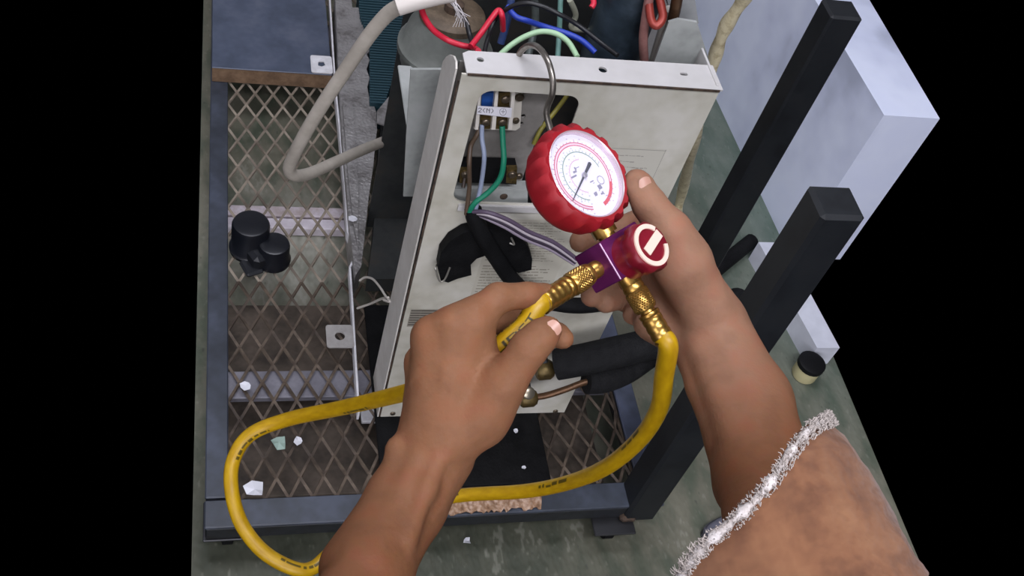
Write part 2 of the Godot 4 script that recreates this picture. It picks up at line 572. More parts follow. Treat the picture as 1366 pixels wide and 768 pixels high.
# ---------------------------------------------------------------- cart
func cart() -> void:
	var t := wthing("metal_cart", "blue-grey steel cart with expanded mesh shelf, black corner post and casters", "cart", Vector3(0.08, FLOOR, -0.4))
	var xl := -0.190; var xr := 0.334; var zf := 0.107; var zb := -1.10
	# rails: blue tops, painted darker for shade at front and left; black sides
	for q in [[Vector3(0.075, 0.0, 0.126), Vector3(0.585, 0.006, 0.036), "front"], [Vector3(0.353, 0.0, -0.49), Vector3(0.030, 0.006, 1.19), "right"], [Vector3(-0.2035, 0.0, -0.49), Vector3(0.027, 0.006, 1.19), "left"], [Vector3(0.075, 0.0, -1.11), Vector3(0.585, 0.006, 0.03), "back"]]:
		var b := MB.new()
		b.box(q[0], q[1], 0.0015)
		wpart("rail", b, M.shaded_rail if q[2] in ["front", "left"] else M.blue_rail, t)
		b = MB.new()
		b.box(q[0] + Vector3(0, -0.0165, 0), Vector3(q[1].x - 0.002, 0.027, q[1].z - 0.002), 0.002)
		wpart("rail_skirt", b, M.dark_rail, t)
	for z in [-0.062, -0.80]:
		var b := MB.new()
		b.box(Vector3(0.072, -0.012, z), Vector3(0.535, 0.01, 0.042), 0.001)
		wpart("cross_bar", b, worn([c8(104, 102, 110), c8(128, 126, 134)], 6.0, 0.5, 0.0, 60), t)
	# expanded metal: zigzag strands
	var b := MB.new()
	var front_sheet := MB.new()
	var px := 0.0287; var pz := 0.0562
	var nx := int((xr - xl) / px) + 1
	var nz := int((zf - zb) / (pz / 2)) + 1
	for i in nx:
		for j in nz:
			var sg := 1.0 if j % 2 == 0 else -1.0
			for side in [1.0, -1.0]:
				var xa: float = xl + i * px + px * 0.25 * (1.0 - sg * side)
				var xb: float = xl + i * px + px * 0.25 * (1.0 + sg * side)
				if side < 0:
					xa += px * 0.5; xb += px * 0.5
				xa -= 0.0; 
				var za := zb + j * pz / 2
				var A := Vector3(clampf(xa, xl, xr), -0.001, za)
				var B := Vector3(clampf(xb, xl, xr), -0.001, za + pz / 2)
				var d := B - A
				if d.length() < 0.01: continue
				var z := d.normalized()
				var bs := Basis(Vector3.UP.cross(z).normalized(), Vector3.UP, z)
				bs = bs * Basis(Vector3(0, 0, 1), 0.35 * side)
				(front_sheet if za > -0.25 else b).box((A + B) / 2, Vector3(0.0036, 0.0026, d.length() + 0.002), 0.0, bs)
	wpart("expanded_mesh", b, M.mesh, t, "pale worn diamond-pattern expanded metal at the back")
	wpart("expanded_mesh", front_sheet, M.mesh_shaded, t, "brown diamond-pattern expanded metal at the front, darkened by painted shade")
	# black square post at the front right corner
	b = MB.new()
	var f := Vector3(0.340, -0.03, 0.128)
	b.box(f + Vector3(0, 0.30, 0), Vector3(0.046, 0.604, 0.042), 0.004)
	wpart("post", b, M.post, t, "black square corner post")
	b = MB.new()
	b.box(f + Vector3(-0.016, 0.004, 0.0), Vector3(0.024, 0.012, 0.046), 0.004)
	wpart("corner_weld", b, M.rust, t, "rusted weld at the foot of the post")
	# casters
	for q in [[0.304, 0.140], [-0.19, 0.118], [0.34, -1.08], [-0.19, -1.08]]:
		b = MB.new()
		b.box(Vector3(q[0], -0.034, q[1]), Vector3(0.058, 0.004, 0.052), 0.001)
		b.box(Vector3(q[0] - 0.011, -0.047, q[1]), Vector3(0.002, 0.026, 0.024), 0.0005)
		b.box(Vector3(q[0] + 0.011, -0.047, q[1]), Vector3(0.002, 0.026, 0.024), 0.0005)
		var c := wpart("caster", b, mat(c8(62, 62, 64), 0.4, 0.6), t)
		b = MB.new()
		b.lathe([Vector2(0.0, -0.008), Vector2(0.013, -0.008), Vector2(0.0185, -0.006), Vector2(0.0185, 0.006), Vector2(0.013, 0.008), Vector2(0.0, 0.008)], 22, Transform3D(Basis(Vector3(0, 1, 0), Vector3(1, 0, 0), Vector3(0, 0, -1)), Vector3(q[0], FLOOR + 0.0187, q[1])))
		wpart("wheel", b, M.rubber, c)

# ---------------------------------------------------------------- loose things on and round the cart
func clutter() -> void:
	# dark board lying at the back of the shelf
	var t := wthing("laminated_board", "dark blue-grey laminated board with raw brown front edge at top left", "board", Vector3(-0.11, 0.002, -0.85))
	var b := MB.new()
	b.box(Vector3(-0.120, 0.0176, -0.86), Vector3(0.190, 0.028, 0.44), 0.001)
	wpart("core", b, M.wood_edge, t)
	b = MB.new()
	b.box(Vector3(-0.120, 0.0328, -0.86), Vector3(0.1905, 0.0022, 0.441), 0.0008)
	wpart("laminate", b, M.board, t)
	# thin white strip with two screw tabs
	t = wthing("tabbed_strip", "long thin white sheet metal strip with two holed tabs on the mesh", "metal strip", Vector3(-0.02, 0.002, -0.4))
	b = MB.new()
	var pts := []
	for q in [[440, -2], [447, 110], [456, 200], [462, 265], [464, 308], [471, 324], [472, 345], [467, 356], [470, 400], [474, 470], [479, 549]]:
		pts.append(YP(q[0], q[1], 0.036))
	for i in pts.size() - 1:
		var p0: Vector3 = pts[i]
		var p1: Vector3 = pts[i + 1]
		var d := (p1 - p0)
		var z := d.normalized()
		b.box((p0 + p1) / 2 + Vector3(0, -0.009, 0), Vector3(0.0030, 0.018, d.length() + 0.0015), 0.0005, Basis(Vector3.UP.cross(z).normalized(), Vector3.UP, z))
	wpart("strip", b, M.white_strip, t)
	for q in [[429.0, 85.5, 0.035, 0.043, true], [453.5, 448.0, 0.036, 0.037, false]]:
		var c := YP(q[0], q[1], 0.037)
		b = MB.new()
		var hole := circle(0, 0.0, 0.0068)
		if q[4]: hole = PackedVector2Array([Vector2(-0.006, -0.004), Vector2(0.0, -0.006), Vector2(0.006, -0.002), Vector2(0.004, 0.007), Vector2(-0.005, 0.006)])
		b.prism(rounded(-q[2] / 2, -q[3] / 2, q[2] / 2, q[3] / 2, 0.004), 0.002, Transform3D(Basis(Vector3.RIGHT, Vector3(0, 0, -1), Vector3.UP), c), [hole])
		wpart("tab", b, M.white_strip if q[4] else worn([c8(150, 146, 142), c8(172, 168, 164)], 8.0, 0.5, 0.0, 41), t)
	# condenser coil: torn galvanised end plate and teal fins
	t = wthing("condenser_coil", "torn galvanised condenser end plate with teal cooling fins behind it", "coil", Vector3(0.03, 0.002, -0.5))
	b = MB.new()
	var outline := PackedVector2Array()
	for q in [[447, -8], [468, -8], [470, 10], [478, 10], [486, 20], [492, 32], [499, 42], [502, 58], [496, 66], [489, 72], [493, 80], [489, 92], [493, 104], [490, 116], [492, 128], [498, 138], [502, 150], [503, 172], [500, 198], [498, 222], [492, 262], [487, 310], [482, 355], [474, 368], [466, 300], [462, 250], [456, 180]]:
		var w := YP(q[0], q[1], 0.05)
		outline.append(Vector2(w.x, -w.z))
	var flat := Transform3D(Basis(Vector3.RIGHT, Vector3(0, 0, -1), Vector3.UP), Vector3(0, 0.05, 0))
	b.prism(outline, 0.048, flat)
	wpart("end_plate", b, M.galv, t, "dented galvanised end plate")
	b = MB.new()
	outline = PackedVector2Array()
	for q in [[457, 137], [470, 135], [474, 190], [478, 250], [478, 330], [472, 300], [465, 240]]:
		var w := YP(q[0], q[1], 0.056)
		outline.append(Vector2(w.x, -w.z))
	b.prism(outline, 0.005, Transform3D(flat.basis, Vector3(0, 0.056, 0)))
	wpart("folded_lip", b, M.galv, t)
	b = MB.new()
	outline = PackedVector2Array()
	for q in [[503, 148], [521, 126], [518, 152], [512, 166], [503, 163]]:
		var w := YP(q[0], q[1], 0.064)
		outline.append(Vector2(w.x, -w.z))
	b.prism(outline, 0.003, Transform3D(flat.basis, Vector3(0, 0.064, 0)))
	wpart("torn_scrap", b, M.galv, t)
	var fz := 0.0
	for k in 46:
		var y := -22.0 + k * 3.5
		var xa := 480.0 + 14.0 * smoothstep(10.0, 60.0, y)
		var xb := lerpf(556.0, 540.0, clampf(y / 60.0, 0, 1)) - 26.0 * smoothstep(60.0, 138.0, y)
		var pa := YP(xa, y, 0.058)
		var pb := YP(maxf(xb, xa + 8.0), y, 0.058)
		b = MB.new()
		b.box(Vector3((pa.x + pb.x) / 2, 0.030, pa.z), Vector3(pb.x - pa.x + rng.randf() * 0.003, 0.056, 0.0042), 0.0)
		wpart("fin", b, M.teal, t)
	# dark shroud between the coil and the unit
	b = MB.new()
	outline = PackedVector2Array()
	for q in [[520, -20], [580, -20], [566, 90], [556, 200], [552, 300], [530, 372], [490, 372], [498, 312], [505, 200], [510, 150]]:
		var w := YP(q[0], q[1], 0.03)
		outline.append(Vector2(w.x, -w.z))
	b.prism(outline, 0.028, Transform3D(flat.basis, Vector3(0, 0.03, 0)))
	wone("fan_shroud", b, M.charcoal, "flat charcoal plastic shroud between the coil and the unit", "shroud")
	# pair of joined black cylinders
	t = wthing("rubber_mount", "pair of joined black cylinders lying on the mesh at the left", "rubber mount", Vector3(-0.14, 0.002, -0.30))
	var tops := [[YP(335, 297, 0.058), 0.0262, 0.056], [YP(366, 324, 0.040), 0.0222, 0.038]]
	for q in tops:
		b = MB.new()
		var c: Vector3 = q[0]
		var r: float = q[1]
		b.lathe([Vector2(0, c.y - q[2]), Vector2(r * 1.08, c.y - q[2]), Vector2(r * 1.12, c.y - q[2] + 0.006), Vector2(r * 1.0, c.y - q[2] + 0.010), Vector2(r, c.y - 0.005), Vector2(r * 0.93, c.y - 0.001), Vector2(r * 0.8, c.y), Vector2(0, c.y)], 30, Transform3D(Basis.IDENTITY, Vector3(c.x, 0, c.z)))
		wpart("cylinder", b, mat(c8(16, 18, 24), 0.32), t)
	b = MB.new()
	var ca: Vector3 = tops[0][0]; var cb: Vector3 = tops[1][0]
	b.box(Vector3((ca.x + cb.x) / 2 - 0.004, 0.016, (ca.z + cb.z) / 2 + 0.008), Vector3(0.036, 0.028, 0.044), 0.006, Basis(Vector3.UP, 0.5))
	b.box(Vector3(ca.x + 0.002, 0.005, ca.z + 0.036), Vector3(0.026, 0.008, 0.03), 0.003, Basis(Vector3.UP, 0.4))
	wpart("bridge", b, mat(c8(20, 22, 27), 0.4), t)
	# rubber pad under the unit
	b = MB.new()
	b.box(Vector3(0.106, 0.0034, -0.04), Vector3(0.222, 0.004, 0.290), 0.001)
	wone("rubber_pad", b, M.rubber, "thin black rubber sheet on the mesh under the air conditioner", "rubber sheet")
	# things under the mesh, on the floor
	b = MB.new()
	b.box(Vector3(0.06, FLOOR + 0.004, -0.085), Vector3(0.52, 0.006, 0.31), 0.001)
	wone("brown_sheet", b, M.brown, "dark brown sheet lying on the floor under the mesh", "board")  # flat dark brown sheet over the floor
	for q in [[281, 0], [297, 1]]:
		b = MB.new()
		var p := YP(388, q[0], FLOOR + 0.02)
		b.box(Vector3(p.x, FLOOR + 0.010, p.z), Vector3(0.215, 0.019, 0.021), 0.002)
		wone("wooden_batten", b, worn([c8(226, 216, 224), c8(244, 236, 244)], 7.0, 0.7, 0.0, 43 + q[1]) if q[1] else worn([c8(196, 180, 178), c8(232, 222, 230)], 7.0, 0.7, 0.0, 45), ["duller pale batten farther from the hand, on the floor under the mesh", "brighter pale batten nearer the black cylinders, on the floor under the mesh"][q[1]], "batten", "pale battens under the mesh")
	# white tie wire between strip and unit
	b = MB.new()
	var w1 := path([[477, 411, 1.36], [494, 405, 1.33], [510, 398, 1.28], [518, 397, 1.24]], 6)
	var w2 := path([[480, 374, 1.33], [487, 370, 1.32], [497, 372, 1.30], [507, 383, 1.27], [514, 394, 1.25], [520, 402, 1.235], [512, 400, 1.25]], 6)
	b.tube(w1, 0.0016, 8); b.tube(w2, 0.0015, 8)
	wone("tie_wire", b, mat(c8(190, 184, 174), 0.5), "thin white tie wire looped from the strip to the unit", "wire")
	# scraps of paper and film
	var scraps := [[340, 655, 0.004, 15.0, "white torn paper scrap on the mesh by the front rail"], [328, 516, 0.004, 9.0, "small white paper scrap at the left of the mesh"], [519, 366, 0.036, 0.0, ""], [372, 592, 0.003, 12.0, "crumpled pale green film scrap on the mesh inside the hose loop"], [398, 589, 0.003, 8.0, "tiny pale scrap right of the green film"], [471, 293, 0.058, 8.0, "white paper chip on the edge of the coil plate"], [688, 575, 0.007, 4.0, "tiny white fleck on the black rubber sheet, nearer the valves"], [698, 624, 0.007, 4.0, "tiny white fleck on the black rubber sheet, nearer the front rail"], [623, 722, FLOOR + 0.001, 6.0, "small bright chip on the concrete floor in front of the cart"]]
	for k in scraps.size():
		var s: Array = scraps[k]
		if s[3] == 0.0: continue
		b = MB.new()
		var c := YP(s[0], s[1], s[2])
		var r: float = s[3] * 1.3 / 1400.0
		var ring := []
		for i in 7:
			var a := TAU * i / 7.0
			ring.append(c + Vector3(cos(a), 0, sin(a) * 0.9) * r * (0.6 + 0.55 * rng.randf()) + Vector3(0, 0.001 + rng.randf() * r * 0.5, 0))
		for i in 7:
			b.tri(c + Vector3(0, r * 0.35, 0), ring[(i + 1) % 7], ring[i])
			b.tri(c + Vector3(0, r * 0.35 - 0.0008, 0), ring[i] - Vector3(0, 0.0008, 0), ring[(i + 1) % 7] - Vector3(0, 0.0008, 0))
			b.quad(ring[i], ring[(i + 1) % 7], ring[(i + 1) % 7] - Vector3(0, 0.0008, 0), ring[i] - Vector3(0, 0.0008, 0))
		wone("paper_scrap", b, mat(c8(150, 172, 160), 0.6) if k == 3 else M.paper, s[4], "scrap", "scraps on the cart")
	# crumpled tan tape along the front rail
	b = MB.new()
	var cols := 40
	for j in 3:
		for i in cols + 1:
			var x := lerpf(588, 722, float(i) / cols)
			var p := YP(x, lerpf(668, 688, j / 2.0) - (x - 588) * 0.08 + rng.randf_range(-3, 3), 0.004) + Vector3(0, rng.randf() * 0.005, 0)
			b.vert(p, Vector3(rng.randf_range(-0.4, 0.4), 1, rng.randf_range(-0.4, 0.4)).normalized())
	for j in 2:
		for i in cols:
			var k := j * (cols + 1) + i
			b.tri_i(k, k + cols + 1, k + cols + 2); b.tri_i(k, k + cols + 2, k + 1)
	var base := b.v.size()
	for k in base: b.vert(b.v[k] - Vector3(0, 0.0012, 0), -b.n[k])
	for j in 2:
		for i in cols:
			var k := base + j * (cols + 1) + i
			b.tri_i(k, k + cols + 2, k + cols + 1); b.tri_i(k, k + 1, k + cols + 2)
	wone("packing_tape", b, worn([c8(110, 78, 54), c8(168, 132, 104), c8(196, 170, 150)], 30.0, 0.3, 0.0, 47, 2.0), "crumpled tan packing tape along the front rail", "tape")
	# pale cane behind the right side of the unit
	b = MB.new()
	var cane := spline([YP(902, 290, FLOOR + 0.01), YP(907, 268, FLOOR + 0.03), U(920, 215, 1.66), U(932, 162, 1.50), U(944, 112, 1.40), U(956, 68, 1.34), U(968, 36, 1.30), U(990, 2, 1.26), U(1004, -22, 1.22)], 6)
	var rr := []
	for i in cane.size(): rr.append(0.0085 + 0.0012 * sin(i * 0.9))
	b.tube(cane, rr, 10)
	wone("cane_stick", b, worn([c8(188, 170, 128), c8(236, 224, 188), c8(226, 212, 174)], 14.0, 0.6, 0.0, 48), "pale crooked cane stick leaning behind the right side of the unit", "stick")
	# second black post, behind, with its foot
	t = wthing("steel_stand", "black square steel post leaning into view behind the right hand", "stand", YP(884, 446, FLOOR))
	b = MB.new()
	var ft := YP(890, 432, FLOOR)
	b.box(ft + Vector3(0, 0.31, 0), Vector3(0.042, 0.62, 0.036), 0.003)
	wpart("post", b, M.post, t)
	b = MB.new()
	b.box(ft + Vector3(0, 0.003, 0), Vector3(0.07, 0.006, 0.07), 0.001)
	wpart("foot_plate", b, M.post, t)
	# dark rubber hose end lying on the floor between the two posts
	b = MB.new()
	b.tube(spline([YP(915, 395, FLOOR + 0.014), YP(945, 368, FLOOR + 0.014), YP(978, 341, FLOOR + 0.014), YP(1003, 321, FLOOR + 0.014)], 5), 0.0135, 12)
	wone("pipe_offcut", b, M.rubber, "short black pipe lying on the floor between the black posts", "pipe")
	# cream jug with black rim at the right edge
	t = wthing("plastic_jug", "small cream container with black rim on the floor at right edge", "container", YP(1066, 505, FLOOR))
	b = MB.new()
	var jc := YP(1071, 500, FLOOR)
	b.lathe([Vector2(0, 0), Vector2(0.018, 0), Vector2(0.0205, 0.004), Vector2(0.0205, 0.03), Vector2(0.0, 0.032)], 22, Transform3D(Basis.IDENTITY, jc))
	wpart("body", b, mat(c8(206, 196, 150), 0.5), t)
	b = MB.new()
	b.lathe([Vector2(0.021, 0.027), Vector2(0.0225, 0.028), Vector2(0.0225, 0.036), Vector2(0.018, 0.038), Vector2(0.0, 0.038)], 22, Transform3D(Basis.IDENTITY, jc))
	wpart("rim", b, M.black, t)
	# toe of a shoe on the floor, beyond the forearm
	t = wthing("shoe", "grey-blue shoe with rounded toe on the floor behind the right forearm", "shoe", YP(962, 700, FLOOR))
	var st := YP(962, 704, FLOOR)
	b = MB.new()
	var sole := PackedVector2Array()
	for i in 28:
		var a := TAU * i / 28
		sole.append(Vector2(st.x + 0.05 + 0.085 * cos(a), -(st.z + 0.01) + (0.030 + 0.005 * cos(a)) * sin(a)))
	b.prism(sole, 0.012, Transform3D(flat.basis, Vector3(0, FLOOR + 0.012, 0)))
	wpart("sole", b, mat(c8(60, 60, 66), 0.7), t)
	b = MB.new()
	for j in 9:
		var e := PI / 2 * j / 8
		for i in 29:
			var a := TAU * i / 28
			var hx := 0.082 * cos(a) * cos(e)
			var p := Vector3(st.x + 0.05 + hx, FLOOR + 0.012 + (0.040 + 0.15 * maxf(hx, -0.06)) * sin(e), st.z + 0.01 - (0.028 + 0.005 * cos(a)) * sin(a) * cos(e))
			b.vert(p, Vector3(cos(a) * cos(e), sin(e) + 0.1, -sin(a) * cos(e)).normalized())
	for j in 8:
		for i in 28:
			var k := j * 29 + i
			b.tri_i(k, k + 1, k + 30); b.tri_i(k, k + 30, k + 29)
	wpart("upper", b, worn([c8(98, 98, 112), c8(124, 124, 138)], 20.0, 0.7, 0.0, 49), t)

# ---------------------------------------------------------------- the air conditioner
const W := 0.2555
const H := 0.584
func at_z(b: MB, l: Array, z: float, depth: float) -> void:        # a plate upright at z, its outline given by sight lines
	var o := PackedVector2Array()
	for q in l:
		var w := ZP(q[0], q[1], z)
		o.append(Vector2(w.x, w.y))
	b.prism(o, depth, Transform3D(Basis.IDENTITY, Vector3(0, 0, z)))
func wire(called: String, l: Array, r: float, m: Material, parent: Node3D, label := "") -> void:
	var b := MB.new()
	b.tube(path(l, 8), r, 9)
	wpart(called, b, m, parent, label)
func disc(c: Vector3, r: float, h: float, nrm: Vector3, b: MB, seg := 18) -> void:     # a low screw or washer
	var y := nrm.normalized()
	var x := y.cross(Vector3(0.2, 0.5, 0.84)).normalized()
	b.lathe([Vector2(r, 0), Vector2(r, h * 0.6), Vector2(r * 0.75, h), Vector2(0, h)], seg, Transform3D(Basis(x, y, x.cross(y)), c))

func unit() -> void:
	var t := wthing("air_conditioner", "opened cream outdoor air conditioner unit standing on the cart with wiring exposed", "air conditioner", Vector3(0.127, 0.004, -0.1))
	var Z := Vector3(0, 0, 1)
	# front plate with its service window
	var b := MB.new()
	b.prism(PackedVector2Array([Vector2(0.002, 0.006), Vector2(W, 0.006), Vector2(W, H), Vector2(0.002, H)]), 0.002, Transform3D.IDENTITY, [rounded(0.0225, 0.418, 0.1205, 0.567, 0.013)])
	var face := wpart("side_panel", b, M.cream, t, "cream side panel with rounded service window")
	b = MB.new()                                            # stamped step below the window
	b.prism(PackedVector2Array([Vector2(0.03, 0.408), Vector2(0.121, 0.408), Vector2(0.121, 0.416), Vector2(0.03, 0.416)]), 0.003, Transform3D(Basis.IDENTITY, Vector3(0, 0, 0.003)))
	wpart("window_ledge", b, M.lip, face)
	# left return, its seam and rounded head
	b = MB.new()
	var fo := PackedVector2Array([Vector2(0.0, 0.0062), Vector2(0.062, 0.0062)])
	for q in [[591.5, 92], [594, 82], [598, 76], [603, 73], [608, 75], [611, 82], [611, 92], [609.5, 99]]:
		var w := XP(q[0], q[1], 0.0)
		fo.append(Vector2(maxf(-w.z, 0.0), w.y))
	b.prism(fo, 0.0018, Transform3D(Basis(Vector3(0, 0, -1), Vector3.UP, Vector3(1, 0, 0)), Vector3(-0.0005, 0, 0)))
	wpart("corner_post", b, worn([c8(204, 199, 190), c8(222, 218, 210)], 3.0, 0.5, 0.0, 59), t)  # lighter than the panel: light from the left painted in
	b = MB.new()
	b.box(Vector3(0.0006, 0.29, -0.0012), Vector3(0.0016, 0.572, 0.0012))
	wpart("seam", b, M.rust, t, "dirty brown seam along the left edge")
	b = MB.new()                                            # right return
	b.box(Vector3(W - 0.001, 0.293, -0.003), Vector3(0.002, 0.574, 0.004), 0.0005)
	wpart("right_return", b, M.cream, t)
	# top lip, seen from above
	b = MB.new()
	b.prism(PackedVector2Array([Vector2(0.006, 0.0), Vector2(W + 0.003, 0.0), Vector2(W + 0.003, 0.036), Vector2(0.012, 0.031), Vector2(0.006, 0.027)]), 0.002, Transform3D(Basis(Vector3.RIGHT, Vector3(0, 0, -1), Vector3.UP), Vector3(0, H + 0.002, 0.0)), [circle(0.1395, 0.0175, 0.0042), circle(0.0215, 0.0195, 0.0034, 10), rounded(0.219, 0.0175, 0.227, 0.0215, 0.0018, 3)])
	wpart("top_lip", b, M.lip, t, "white folded top lip with screw holes")
	b = MB.new()
	b.box(Vector3(0.131, H + 0.001, 0.0012), Vector3(0.248, 0.0022, 0.0012))
	wpart("lip_crease", b, M.rust, t, "rusty crease under the top lip")
	# inside of the service window
	b = MB.new()
	b.prism(PackedVector2Array([Vector2(0.004, 0.40), Vector2(0.098, 0.40), Vector2(0.098, 0.468), Vector2(0.104, 0.58), Vector2(0.004, 0.58)]), 0.002, Transform3D(Basis.IDENTITY, Vector3(0, 0, -0.022)), [circle(0.0785, 0.519, 0.0025, 10), circle(0.0785, 0.509, 0.0025, 10)])
	var back := wpart("terminal_plate", b, worn([c8(112, 108, 103), c8(134, 130, 125)], 5.0, 0.5, 0.0, 51), t)
	b = MB.new()
	b.box(Vector3(0.13, 0.45, -0.07), Vector3(0.24, 0.18, 0.003))
	wpart("inner_wall", b, M.charcoal, t)
	b = MB.new()
	at_z(b, [[604, 252], [704, 252], [704, 272], [600, 270]], -0.010, 0.012)
	var br := wpart("lower_bracket", b, M.sheet, t)
	b = MB.new()
	disc(ZP(672, 262, -0.010), 0.0042, 0.0006, Z, b)
	wpart("bracket_hole", b, M.rust, br)
	# terminal block: cream base, ribs, metal cells, blue link, printed strip
	var zt := -0.021
	b = MB.new()
	at_z(b, [[637, 124], [697, 124], [694, 170], [688, 174], [632, 172]], zt + 0.004, 0.004)
	var blk := wpart("terminal_block", b, mat(c8(196, 190, 178), 0.5), t, "cream terminal block with brass screws")
	for q in [[643, 661, 124, 142], [665, 683, 124, 142], [641, 655, 155, 172], [662, 678, 155, 172]]:
		b = MB.new()
		at_z(b, [[q[0], q[2]], [q[1], q[2]], [q[1] - 1, q[3]], [q[0] - 1, q[3]]], zt + 0.0065, 0.003)
		wpart("terminal", b, mat(c8(26, 72, 140), 0.5) if q[0] == 643 else M.old_brass, blk, "blue link plate" if q[0] == 643 else "")
		if q[0] != 643:
			b = MB.new()
			disc(ZP((q[0] + q[1]) / 2.0, (q[2] + q[3]) / 2.0 - 1, zt + 0.0065), 0.0042, 0.0026, Z, b)
			wpart("terminal_screw", b, M.screw, blk)
	for q in [[638.5, 642, 637, 633.5], [661, 665, 660, 655.5], [683, 687.5, 682, 678]]:
		b = MB.new()
		at_z(b, [[q[0], 122], [q[1], 122], [q[2] + 1, 173], [q[3], 173]], zt + 0.013, 0.012)
		wpart("rib", b, mat(c8(214, 208, 198), 0.5), blk)
	for q in [[693, 129, 0.0046], [688, 160, 0.0034]]:
		b = MB.new()
		disc(ZP(q[0], q[1], zt + 0.004), q[2], 0.003, Z, b)
		wpart("mounting_screw", b, M.screw, blk)
	var im := Image.create(200, 52, false, Image.FORMAT_RGB8)
	im.fill(c8(226, 224, 230))
	stamp(im, "2(N)", 6, 12, 4, c8(60, 60, 66))
	for a in 90:
		var p := Vector2(150 + 19 * cos(TAU * a / 90), 26 + 19 * sin(TAU * a / 90))
		im.fill_rect(Rect2i(int(p.x) - 1, int(p.y) - 1, 2, 2), c8(90, 90, 96))
	for k in 3: im.fill_rect(Rect2i(139 + k * 4, 22 + k * 5, 22 - k * 8, 2), c8(90, 90, 96))
	im.fill_rect(Rect2i(149, 10, 2, 13), c8(90, 90, 96))
	var lm := mat(Color.WHITE, 0.4)
	lm.albedo_texture = ImageTexture.create_from_image(im)
	b = MB.new()
	var zs := zt + 0.0145
	b.quad(ZP(636, 152, zs), ZP(682, 157, zs), ZP(683, 144, zs), ZP(637, 141, zs))
	b.quad(ZP(637, 141, zs - 0.001), ZP(683, 144, zs - 0.001), ZP(682, 157, zs - 0.001), ZP(636, 152, zs - 0.001))
	wpart("label_strip", b, lm, blk, "white printed terminal strip")
	# clamp bar under the block
	b = MB.new()
	at_z(b, [[613, 222], [690, 224], [689, 246], [611, 243]], -0.006, 0.014)
	var cl := wpart("cable_clamp", b, M.black, t, "black cable clamp bar with brown ends")
	for q in [[614, 627], [676, 690]]:
		b = MB.new()
		at_z(b, [[q[0], 223], [q[1], 223], [q[1] - 1, 245], [q[0] - 1, 244]], -0.0055, 0.003)
		wpart("clamp_end", b, M.old_brass, cl)
		b = MB.new()
		disc(ZP((q[0] + q[1]) / 2.0, 232, -0.0055), 0.0042, 0.003, Z, b)
		wpart("clamp_screw", b, M.screw, cl)
	b = MB.new()
	disc(ZP(692, 234, -0.012), 0.004, 0.003, Z, b)
	wpart("clamp_screw", b, M.screw, cl)
	# wires in the window
	var zw := func(l: Array) -> Array:
		var o := []
		for q in l: o.append(ZP(q[0], q[1], q[2]))
		return spline(o, 8)
	for q in [[[[640, 170, -0.016], [636, 180, -0.012], [628, 195, -0.01], [626, 220, 0.002], [626, 250, 0.004], [622, 286, 0.012]], 0.0024, c8(82, 66, 52), "brown wire"], [[[643, 166, -0.014], [643, 185, -0.008], [646, 210, 0.002], [642, 245, 0.006], [637, 268, 0.010], [633, 287, 0.013]], 0.0024, c8(140, 150, 172), "pale blue wire"], [[[670, 168, -0.014], [671, 190, -0.006], [672, 215, 0.004], [667, 238, 0.008], [652, 256, 0.010], [634, 270, 0.012], [626, 283, 0.012]], 0.0029, c8(24, 122, 92), "green wire"], [[[768, 105, -0.05], [756, 128, -0.045], [738, 152, -0.035], [722, 172, -0.02], [712, 192, -0.015]], 0.0024, c8(122, 114, 44), "yellow-green wire"], [[[628, 190, -0.018], [623, 220, -0.012], [618, 250, 0.0]], 0.002, c8(58, 48, 40), ""]]:
		b = MB.new()
		b.tube(zw.call(q[0]), q[1], 9)
		wpart("wire", b, mat(q[2], 0.45), t, q[3])
	# black cable, its striped tail, the arched guard and its wire clip
	b = MB.new()
	b.tube(zw.call([[631, 279, 0.009], [634, 292, 0.012], [646, 318, 0.016], [664, 346, 0.016], [684, 374, 0.018], [712, 396, 0.022], [760, 407, 0.03], [806, 404, 0.04], [850, 392, 0.03]]), 0.0092, 12)
	wpart("power_lead", b, M.rubber, t, "thick black cable crossing the panel")
	for k in 4:
		var o := float(k) - 1.5
		b = MB.new()
		b.tube(zw.call([[634 + o * 2, 284 + o, 0.014], [652 + o * 0.8, 288 + o * 3.2, 0.022], [676 - o, 298 + o * 3.4, 0.026], [704 - o * 1.2, 314 + o * 3.4, 0.028], [735 - o * 1.4, 327 + o * 3.2, 0.03], [757 - o * 1.4, 341 + o * 2.5, 0.032], [768 - o, 349 + o * 2, 0.034]]), 0.0023, 8)
		wpart("sheathed_wire", b, mat([c8(84, 70, 88), c8(186, 176, 182), c8(56, 46, 60), c8(150, 138, 152)][k], 0.5), t, "striped purple-grey wire")
	b = MB.new()
	var arch := []
	for q in [[588, 374], [584, 358], [588, 338], [600, 322], [618, 311], [640, 306], [668, 304], [690, 312], [704, 328], [710, 346], [709, 360], [692, 364], [676, 358], [660, 340], [648, 341], [636, 345], [628, 353], [629, 367], [610, 372], [598, 377]]:
		arch.append(q)
	at_z(b, arch, 0.014, 0.013)
	var gd := wpart("cable_guard", b, M.rubber, t, "black arched cable guard on the panel")
	b = MB.new()
	b.tube(zw.call([[583, 353, 0.005], [581, 358, 0.016], [586, 374, 0.018], [593, 373, 0.018], [600, 357, 0.017]]), 0.0011, 8)
	wpart("wire_clip", b, mat(c8(190, 186, 176), 0.3, 0.7), gd, "bright wire clip")
	b = MB.new()
	b.tube(zw.call([[680, 324, 0.015], [686, 326, 0.018], [682, 317, 0.017]]), 0.001, 8)
	wpart("wire_clip", b, mat(c8(190, 186, 176), 0.3, 0.7), gd, "small bright pin")
	# printed stickers
	im = Image.create(320, 420, false, Image.FORMAT_RGB8)
	im.fill(c8(192, 187, 172))
	scribble(im, Rect2i(14, 14, 290, 200), 13, 5, c8(150, 144, 130), 5)
	scribble(im, Rect2i(14, 240, 290, 170), 16, 6, c8(140, 134, 120), 6)
	lm = mat(Color.WHITE, 0.55)
